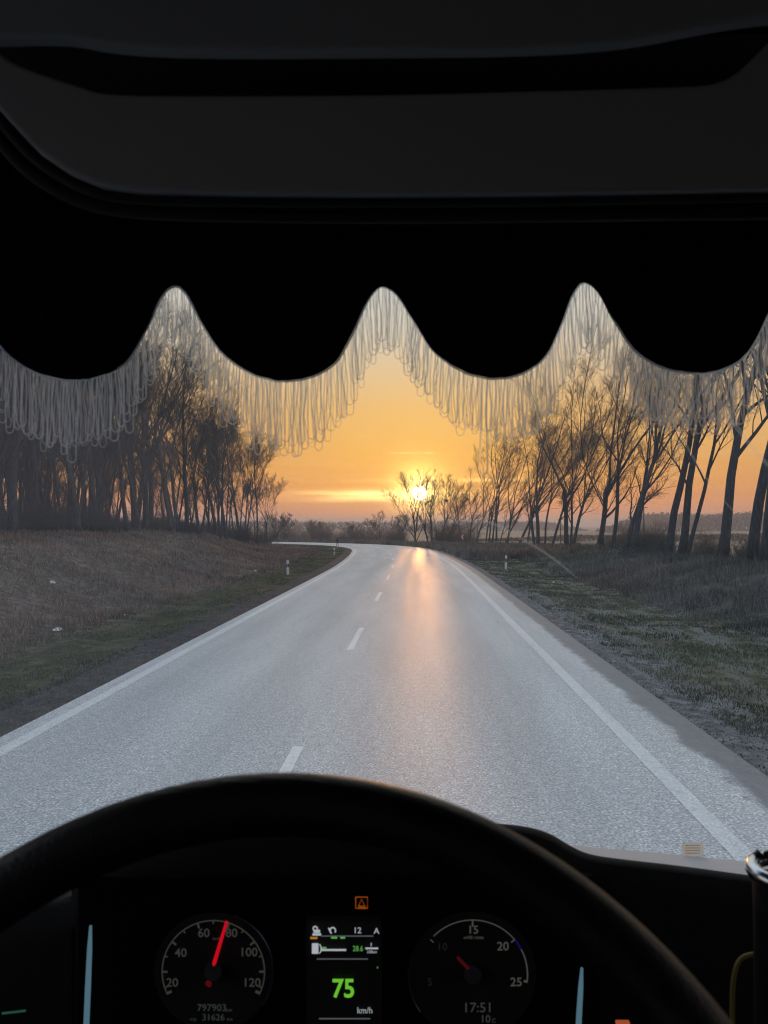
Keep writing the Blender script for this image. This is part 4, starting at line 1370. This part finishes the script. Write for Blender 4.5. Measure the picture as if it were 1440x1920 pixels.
# dashboard: long body with a rounded hood over the instruments
dash = empty('dashboard', C(720, 1900, 1.0), 'black dashboard with a raised hood over the instruments', 'dashboard')
prof = catmull([(-900, 1720), (-700, 1715), (60, 1690), (140, 1650), (230, 1590), (330, 1556), (480, 1546), (720, 1542), (900, 1543), (980, 1549), (1030, 1563), (1070, 1586), (1105, 1601), (1160, 1610), (1280, 1624), (1420, 1643), (1700, 1680), (2300, 1740), (2500, 1740)], 8)
rows = []
for x, y in prof:
    rows.append([C(x, 2600, .93), C(x, 1950, .93), C(x, y + 75, .93), C(x, y + 14, .945), C(x, y + 4, .955), C(x, y, .97), C(x, y + 2, .985), C(x, y + 30, 1.02), C(x, y + 130, 1.12)])
b = MB(); b.grid(np.array(rows)); b.build('dashboard_body', m_dash2, dash, True, True)
pl = [(1060, 1583), (1105, 1588), (1200, 1596), (1300, 1606), (1400, 1616), (1500, 1628), (1900, 1680)]
rows = []
for x, y in catmull([pl[0]] + pl + [pl[-1]], 4):
    q = C(x, y, 1.27)
    rows.append([q + fwd * -.17 + np.array([0, 0, -.12]), q - fwd * .17, q - fwd * .09 + up * .001, q, q + np.array([0, 0, -.05])])
b = MB(); b.grid(np.array(rows)); b.build('reflection_ledge', m_reflection_ledge, dash, True, True)  # pale strip standing in for the dashboard's reflection in the glass
em_g = emis('button_light_green', lin(40, 84, 74), .7)
em_o = emis('button_light_orange', lin(170, 80, 50), .8)
b = MB(); b.tube(np.array([C(4, 1900, .9), C(24, 1898, .9), C(48, 1895, .9)]), .0012, 6); b.build('button_light', em_g, dash, True, True)
b = MB(); cbox(b, 1155, 1915, .895, 1180, 1920, .9); b.build('button_light', em_o, dash, False, True)

# paper sticker low on the windscreen
stk = empty('windscreen_sticker', C(1297, 1592, 1.22), 'small pale paper sticker with printed lines at the foot of the windscreen', 'sticker')
m_paper, t, out = mat_new('pale_paper')
ta = t.n('ShaderNodeBsdfTranslucent'); ta.inputs[0].default_value = (.98, .95, .90, 1); tb = t.n('ShaderNodeBsdfDiffuse'); tb.inputs[0].default_value = (.7, .64, .58, 1)
mx = t.n('ShaderNodeMixShader'); mx.inputs[0].default_value = .15; t.l(ta.outputs[0], mx.inputs[1]); t.l(tb.outputs[0], mx.inputs[2]); t.l(mx.outputs[0], out.inputs[0])
b = MB(); cbox(b, 1279, 1581, 1.2800, 1318, 1604, 1.2812); b.build('paper', m_paper, stk, False, True)
m_print, t, out = mat_new('faded_print')
ta = t.n('ShaderNodeBsdfTranslucent'); ta.inputs[0].default_value = (.72, .68, .62, 1); t.l(ta.outputs[0], out.inputs[0])
b = MB()
for k in range(4):
    cbox(b, 1284, 1584.5 + k * 4.8, 1.2792, 1313, 1586 + k * 4.8, 1.2797)
b.build('printed_lines', m_print, stk, False, True)

# pale trims either side of the instruments; their brightness is put in as emission
ti = empty('instrument_cluster', C(640, 1850, .9), 'dark instrument cluster with two round dials and a small display', 'instrument cluster')
D_I = 0.90
b = MB(); cbox(b, 150, 1640, .915, 1110, 2200, .925); b.build('cluster_face', m_velvet, ti, False, True)
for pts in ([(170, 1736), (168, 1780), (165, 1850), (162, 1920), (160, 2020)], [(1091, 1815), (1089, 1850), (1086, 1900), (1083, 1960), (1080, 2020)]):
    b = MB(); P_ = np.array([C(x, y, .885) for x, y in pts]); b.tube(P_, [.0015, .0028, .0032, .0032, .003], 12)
    b.build('glowing_trim', emis('trim_glow', lin(74, 103, 118), 1.0), ti, True, True)
EM = {}
def em(rgb, k=1.0):
    key = (rgb, k)
    if key not in EM: EM[key] = emis('lit_%s' % ('marking' if rgb[0] == rgb[1] else 'symbol'), lin(*rgb), k)
    return EM[key]
def arcpts(cx, cy, rx, ry, a0, a1, n=40):
    return [(cx + rx * math.sin(math.radians(a)), cy - ry * math.cos(math.radians(a))) for a in np.linspace(a0, a1, n)]
def line(mb, pts, wpx, d=D_I):
    mb.tube(np.array([C(x, y, d) for x, y in pts]), wpx / F * d / 2, 5)
FONT = None
def text2(mb, s, cx, cy, h, d=D_I, bold=0.0, sx=1.0):
    """add flat letters, centred on the pixel, h pixels tall"""
    cu = bpy.data.curves.new('t', 'FONT'); cu.body = s; cu.align_x = 'CENTER'; cu.align_y = 'CENTER'; cu.size = 1; cu.resolution_u = 3; cu.offset = bold
    o = bpy.data.objects.new('t', cu); COL.objects.link(o)
    bpy.context.view_layer.update()
    me = bpy.data.meshes.new_from_object(o.evaluated_get(bpy.context.evaluated_depsgraph_get()))
    bpy.data.objects.remove(o)
    k = h / 0.70
    vs = [C(cx + v.co.x * k * sx, cy - v.co.y * k, d) for v in me.vertices]
    mb.add(vs, [tuple(p_.vertices) for p_ in me.polygons])
    bpy.data.meshes.remove(me)

def dial(name, cx, cy, R, arcs, ticks, nums, col, k, needle, ncol, extra, label):
    ga = MB()
    # shallow dished face
    P = np.array([[C(cx + R * 1.16 * f * math.cos(a), cy + R * 1.16 * f * math.sin(a), .908 - .004 * f) for a in np.linspace(0, 2 * math.pi, 41)] for f in (0.001, .5, .95, 1)])
    ga.grid(P)
    gd = ga.build(name, m_dark, ti, True, True); gd['label'] = label
    def sub(mb, nm, mat):
        o = mb.build(nm, mat, gd, False, False)
        for v in o.data.vertices: v.co -= Vector(ti.location)
        return o
    m_ = MB()
    for (a0, a1, wpx) in arcs: line(m_, arcpts(cx, cy, R, R, a0, a1), wpx * .75)
    for (a, l, wpx) in ticks:
        p0 = arcpts(cx, cy, R, R, a, a, 1)[0]; p1 = arcpts(cx, cy, R - l, R - l, a, a, 1)[0]
        line(m_, [p0, p1], wpx * .8)
    sub(m_, 'scale', em(col, k))
    for (s, x, y, h) in nums:
        m_ = MB(); text2(m_, s, x, y, h, bold=.01); sub(m_, 'numeral' if s[0].isdigit() and ' ' not in s else 'unit_text', em(col, k * 1.0))
    m_ = MB(); (x0, y0, x1, y1) = needle
    m_.tube(np.array([C(x0, y0, .895), C(x1, y1, .895)]), [4.0 / F * .9, 2.8 / F * .9], 6); sub(m_, 'needle', em(*ncol))
    m_ = MB()
    m_.tube(np.array([C(cx, cy, .905), C(cx, cy, .890)]), [17 / F * .9, 15 / F * .9], 16); sub(m_, 'needle_hub', m_black)
    m_ = MB()
    P = [C(x, y, .899) for x, y in arcpts(cx, cy, R * 1.17, R * 1.17, *extra)]
    m_.tube(np.array(P), .0009, 6); sub(m_, 'bezel_ring', pbr('dark_metal_ring', (.10, .14, .20), .35, metal=1))
    return gd, sub

WH = (52, 52, 49)
ticks = []
for i, v in enumerate(range(10, 131, 10)):
    a = -108 + (v - 10) * (216 / 120.0)
    ticks.append((a, 10 if v % 20 == 0 else 6, 4.5 if v % 20 == 0 else 3))
gd, sub = dial('speedometer', 400, 1822, 96, [(-116, 116, 3.0)], [(-90 + (v - 20) * 1.8, 10 if v % 20 == 0 else 6, 4.5 if v % 20 == 0 else 3) for v in range(10, 131, 10)] + [(-115, 9, 6), (115, 9, 6)],
     [('20', 323, 1843, 16), ('40', 339, 1787, 16), ('60', 382, 1750, 16), ('80', 434, 1750, 16), ('100', 466, 1786, 16), ('120', 472, 1843, 16), ('km/h', 406, 1760, 5)],
     WH, 1.0, (398, 1818, 425, 1728), ((190, 12, 28), 1.0), (20, 125), 'round speedometer with a lit red needle pointing just below 80')
m_ = MB(); text2(m_, '797903', 397, 1890, 13); text2(m_, 'km', 429, 1894, 7); text2(m_, '31626', 400, 1908, 12); text2(m_, 'km', 431, 1911, 6); text2(m_, 'trip', 362, 1911, 6)
sub(m_, 'odometer', em((48, 52, 52), 1.0))
m_ = MB(); m_.tube(np.array([C(392, 1843, .889), C(390, 1846, .889)]), 6 / F * .9, 8); sub(m_, 'needle_tail', em((80, 8, 14), 1.0))
gd, sub = dial('tachometer', 886, 1828, 103, [(-45, 50, 2.6), (62, 98, 3.4)], [(0, 12, 4), (50, 8, 3), (97, 6, 5), (-50, 8, 2)],
     [('15', 887, 1744, 15), ('x100 r/min', 888, 1758, 6), ('20', 943, 1775, 16), ('25', 968, 1842, 16)],
     (66, 66, 62), 1.0, (893, 1832, 858, 1795), ((62, 8, 12), 1.0), (-125, -70), 'round rev counter with a dim red needle')
m_ = MB(); text2(m_, '17:51', 896, 1890, 18); text2(m_, '10', 910, 1911, 14); text2(m_, 'C', 926, 1914, 8); sub(m_, 'clock', em((52, 54, 50), 1.0))
m_ = MB(); text2(m_, '5', 806, 1842, 14); text2(m_, '10', 829, 1776, 14); sub(m_, 'dim_numerals', em((22, 26, 25), 1.0))
m_ = MB(); line(m_, arcpts(886, 1828, 103, 103, 50, 62, 10), 3); sub(m_, 'blue_mark', em((16, 16, 80), 1.0))

dp = MB(); cbox(dp, 575, 1722, .900, 716, 1918, .912)
disp = dp.build('display', m_dark, ti, False, True); disp['label'] = 'upright colour display with a green speed reading between the dials'
def dsub(mb, nm, mat):
    o = mb.build(nm, mat, disp, False, False)
    for v in o.data.vertices: v.co -= Vector(ti.location)
    return o
D2 = .897
m_ = MB(); text2(m_, '75', 644, 1855, 34, D2, bold=.02, sx=.9); dsub(m_, 'speed_reading', em((104, 184, 50), 1.0))
m_ = MB(); text2(m_, 'km/h', 684, 1895, 12, D2, sx=.85); dsub(m_, 'unit_text', em((150, 160, 160), 1.0))
m_ = MB(); text2(m_, '12', 670, 1745, 11, D2); text2(m_, 'A', 706, 1746, 11, D2)
# car symbol on the left, then lane symbol
line(m_, [(586, 1752), (602, 1752)], 4, D2); line(m_, [(588, 1746), (600, 1746)], 6, D2); line(m_, arcpts(591, 1741, 4, 4, -180, 180, 10), 2.5, D2)
line(m_, [(616, 1740), (620, 1748)], 2.5, D2); line(m_, arcpts(624, 1745, 5, 6, -150, 120, 10), 2.5, D2)
dsub(m_, 'status_symbols', em((165, 172, 178), 1.0))
m_ = MB()
cbox(m_, 585, 1769, D2 - .001, 597, 1788, D2)
line(m_, arcpts(597, 1779, 5, 9, 20, 160, 8), 2, D2); dsub(m_, 'pump_symbol', em((168, 172, 180), 1.0))
m_ = MB(); line(m_, [(602, 1781), (649, 1781)], 3.4, D2); dsub(m_, 'fuel_bar', em((168, 172, 180), 1.0)); m_ = MB()
line(m_, [(685, 1778), (709, 1778)], 3, D2); line(m_, [(696, 1768), (696, 1774)], 1.6, D2); text2(m_, '100km', 697, 1785, 5.5, D2, sx=.9)
dsub(m_, 'consumption_unit', em((168, 172, 180), 1.0))
m_ = MB(); text2(m_, '28.6', 671, 1779, 10, D2, sx=.8); dsub(m_, 'consumption_reading', em((88, 160, 70), 1.0)); m_ = MB(); line(m_, [(603, 1777), (612, 1777)], 3, D2); line(m_, [(621, 1758), (632, 1758)], 3.4, D2); line(m_, [(638, 1758), (647, 1758)], 3.4, D2); line(m_, [(707, 1814), (708.5, 1814)], 3, D2)
dsub(m_, 'green_bars', em((88, 160, 70), 1.0))
m_ = MB(); line(m_, [(582, 1758.5), (595, 1758.5)], 4, D2); dsub(m_, 'amber_bar', em((170, 110, 40), 1.0))
m_ = MB(); line(m_, [(602, 1755), (700, 1755)], 2.2, D2); line(m_, [(594, 1798), (690, 1798)], 2.2, D2); line(m_, [(598, 1910), (694, 1910)], 2.2, D2)
dsub(m_, 'divider_lines', em((78, 80, 84), 1.0))
wl = MB(); line(wl, [(667, 1682), (689, 1682), (689, 1703), (667, 1703), (667, 1682)], 2.2); line(wl, [(672, 1699), (678, 1686), (684, 1699), (672, 1699)], 2); line(wl, [(672, 1702), (686, 1702)], 4)
wo_ = wl.build('warning_lamp', em((135, 62, 12), 1.0), ti, False, True)

# steering wheel: centre, radius and tilt worked out from the rim's outline
R_w = .23; r_t = .0145
cc_ = (-.04943, -.31303, .24062); tilt, yw = .6412, -.0201
cw = CAM + right * cc_[0] + up * cc_[1] + fwd * cc_[2]
nv = right * math.sin(yw) * math.cos(tilt) + up * math.sin(tilt) - fwd * math.cos(yw) * math.cos(tilt)
e1 = unit(np.cross(up, nv)); e2 = np.cross(nv, e1)
sw = empty('steering_wheel', cw, 'black leather steering wheel across the foot of the view', 'steering wheel')
R0 = R_w - r_t
b = MB(); b.tube(np.array([cw + R0 * (math.cos(a) * e1 + math.sin(a) * e2) for a in np.linspace(0, 2 * math.pi, 129)[:-1]]), r_t, 20, closed=True); b.build('rim', m_leather, sw, True, True)
b = MB()
P = [[cw - nv * (.05 - .025 * (1 - f)) + .085 * f * (math.cos(a) * e1 * 1.1 + math.sin(a) * e2 * .8) for a in np.linspace(0, 2 * math.pi, 33)] for f in (.001, .5, .9, 1)]
P.append([cw - nv * .09 + .08 * (math.cos(a) * e1 * 1.1 + math.sin(a) * e2 * .8) for a in np.linspace(0, 2 * math.pi, 33)])
b.grid(np.array(P)); b.build('hub', m_leather, sw, True, True)
for a in (math.radians(188), math.radians(-8), math.radians(250), math.radians(-70)):
    u_ = math.cos(a) * e1 + math.sin(a) * e2
    b = MB(); b.tube(np.array([cw - nv * .05 + u_ * .07, cw - nv * .035 + u_ * .13, cw - nv * .008 + u_ * (R0 - .006)]), [.022, .016, .013], 10); b.build('spoke', m_leather, sw, True, True)

# small holder with a chrome rim at the right edge
hd = empty('cup_holder', C(1475, 1750, .62), 'dark round holder with a shiny chrome rim at the right edge of the view', 'holder')
D_H = .62
cyl = lambda x, y: C(x, y, D_H)
rad = .029
c0 = C(1482, 1650, D_H + .02)
b = MB(); b.tube(np.array([c0 - up * .25, c0 - up * .03, c0 - up * .004]), [rad * .93, rad * .97, rad], 28); b.build('holder_body', m_dash2, hd, True, True)
b = MB(); b.tube(np.array([c0 + rad * .98 * (math.cos(a) * right + math.sin(a) * fwd) + up * .004 * 0 for a in np.linspace(0, 2 * math.pi, 41)[:-1]]) + up * .006, .0065, 12, closed=True); b.build('chrome_rim', m_chrome, hd, True, True)
b = MB(); b.tube(np.array([C(1412, 1622, .66), C(1413, 1606, .66), C(1420, 1600, .66), C(1428, 1609, .66), C(1436, 1604, .66), C(1444, 1602, .66)]), .0035, 8); b.build('clip', m_black, hd, True, True)
m_cable = pbr('yellow_cable', (.16, .13, .03), .5)
b = MB(); b.tube(np.array([C(x, y, .74) for x, y in catmull([(1373, 2100), (1373, 2000), (1373, 1900), (1375, 1840), (1386, 1802), (1410, 1790), (1450, 1786), (1500, 1786)], 8)]), .0022, 8)
tag(b.build('cable', m_cable), 'thin yellowish cable looping beside the chrome rimmed holder', 'cable')

# ------------------------------------------------------------------ haze
m_haze, t, out = mat_new('evening_haze')
pv = t.n('ShaderNodeVolumePrincipled')
pv.inputs['Color'].default_value = (0.93, 0.88, 0.84, 1)
pv.inputs['Density'].default_value = 0.0007
pv.inputs['Anisotropy'].default_value = 0.25
t.l(pv.outputs[0], out.inputs['Volume'])
b = MB(); b.box((0, 1900, 12.0), (7200, 5400, 34)); hz = b.build('haze', m_haze, smooth=False)
tag(hz, 'thin evening haze over road and fields', kind='stuff')
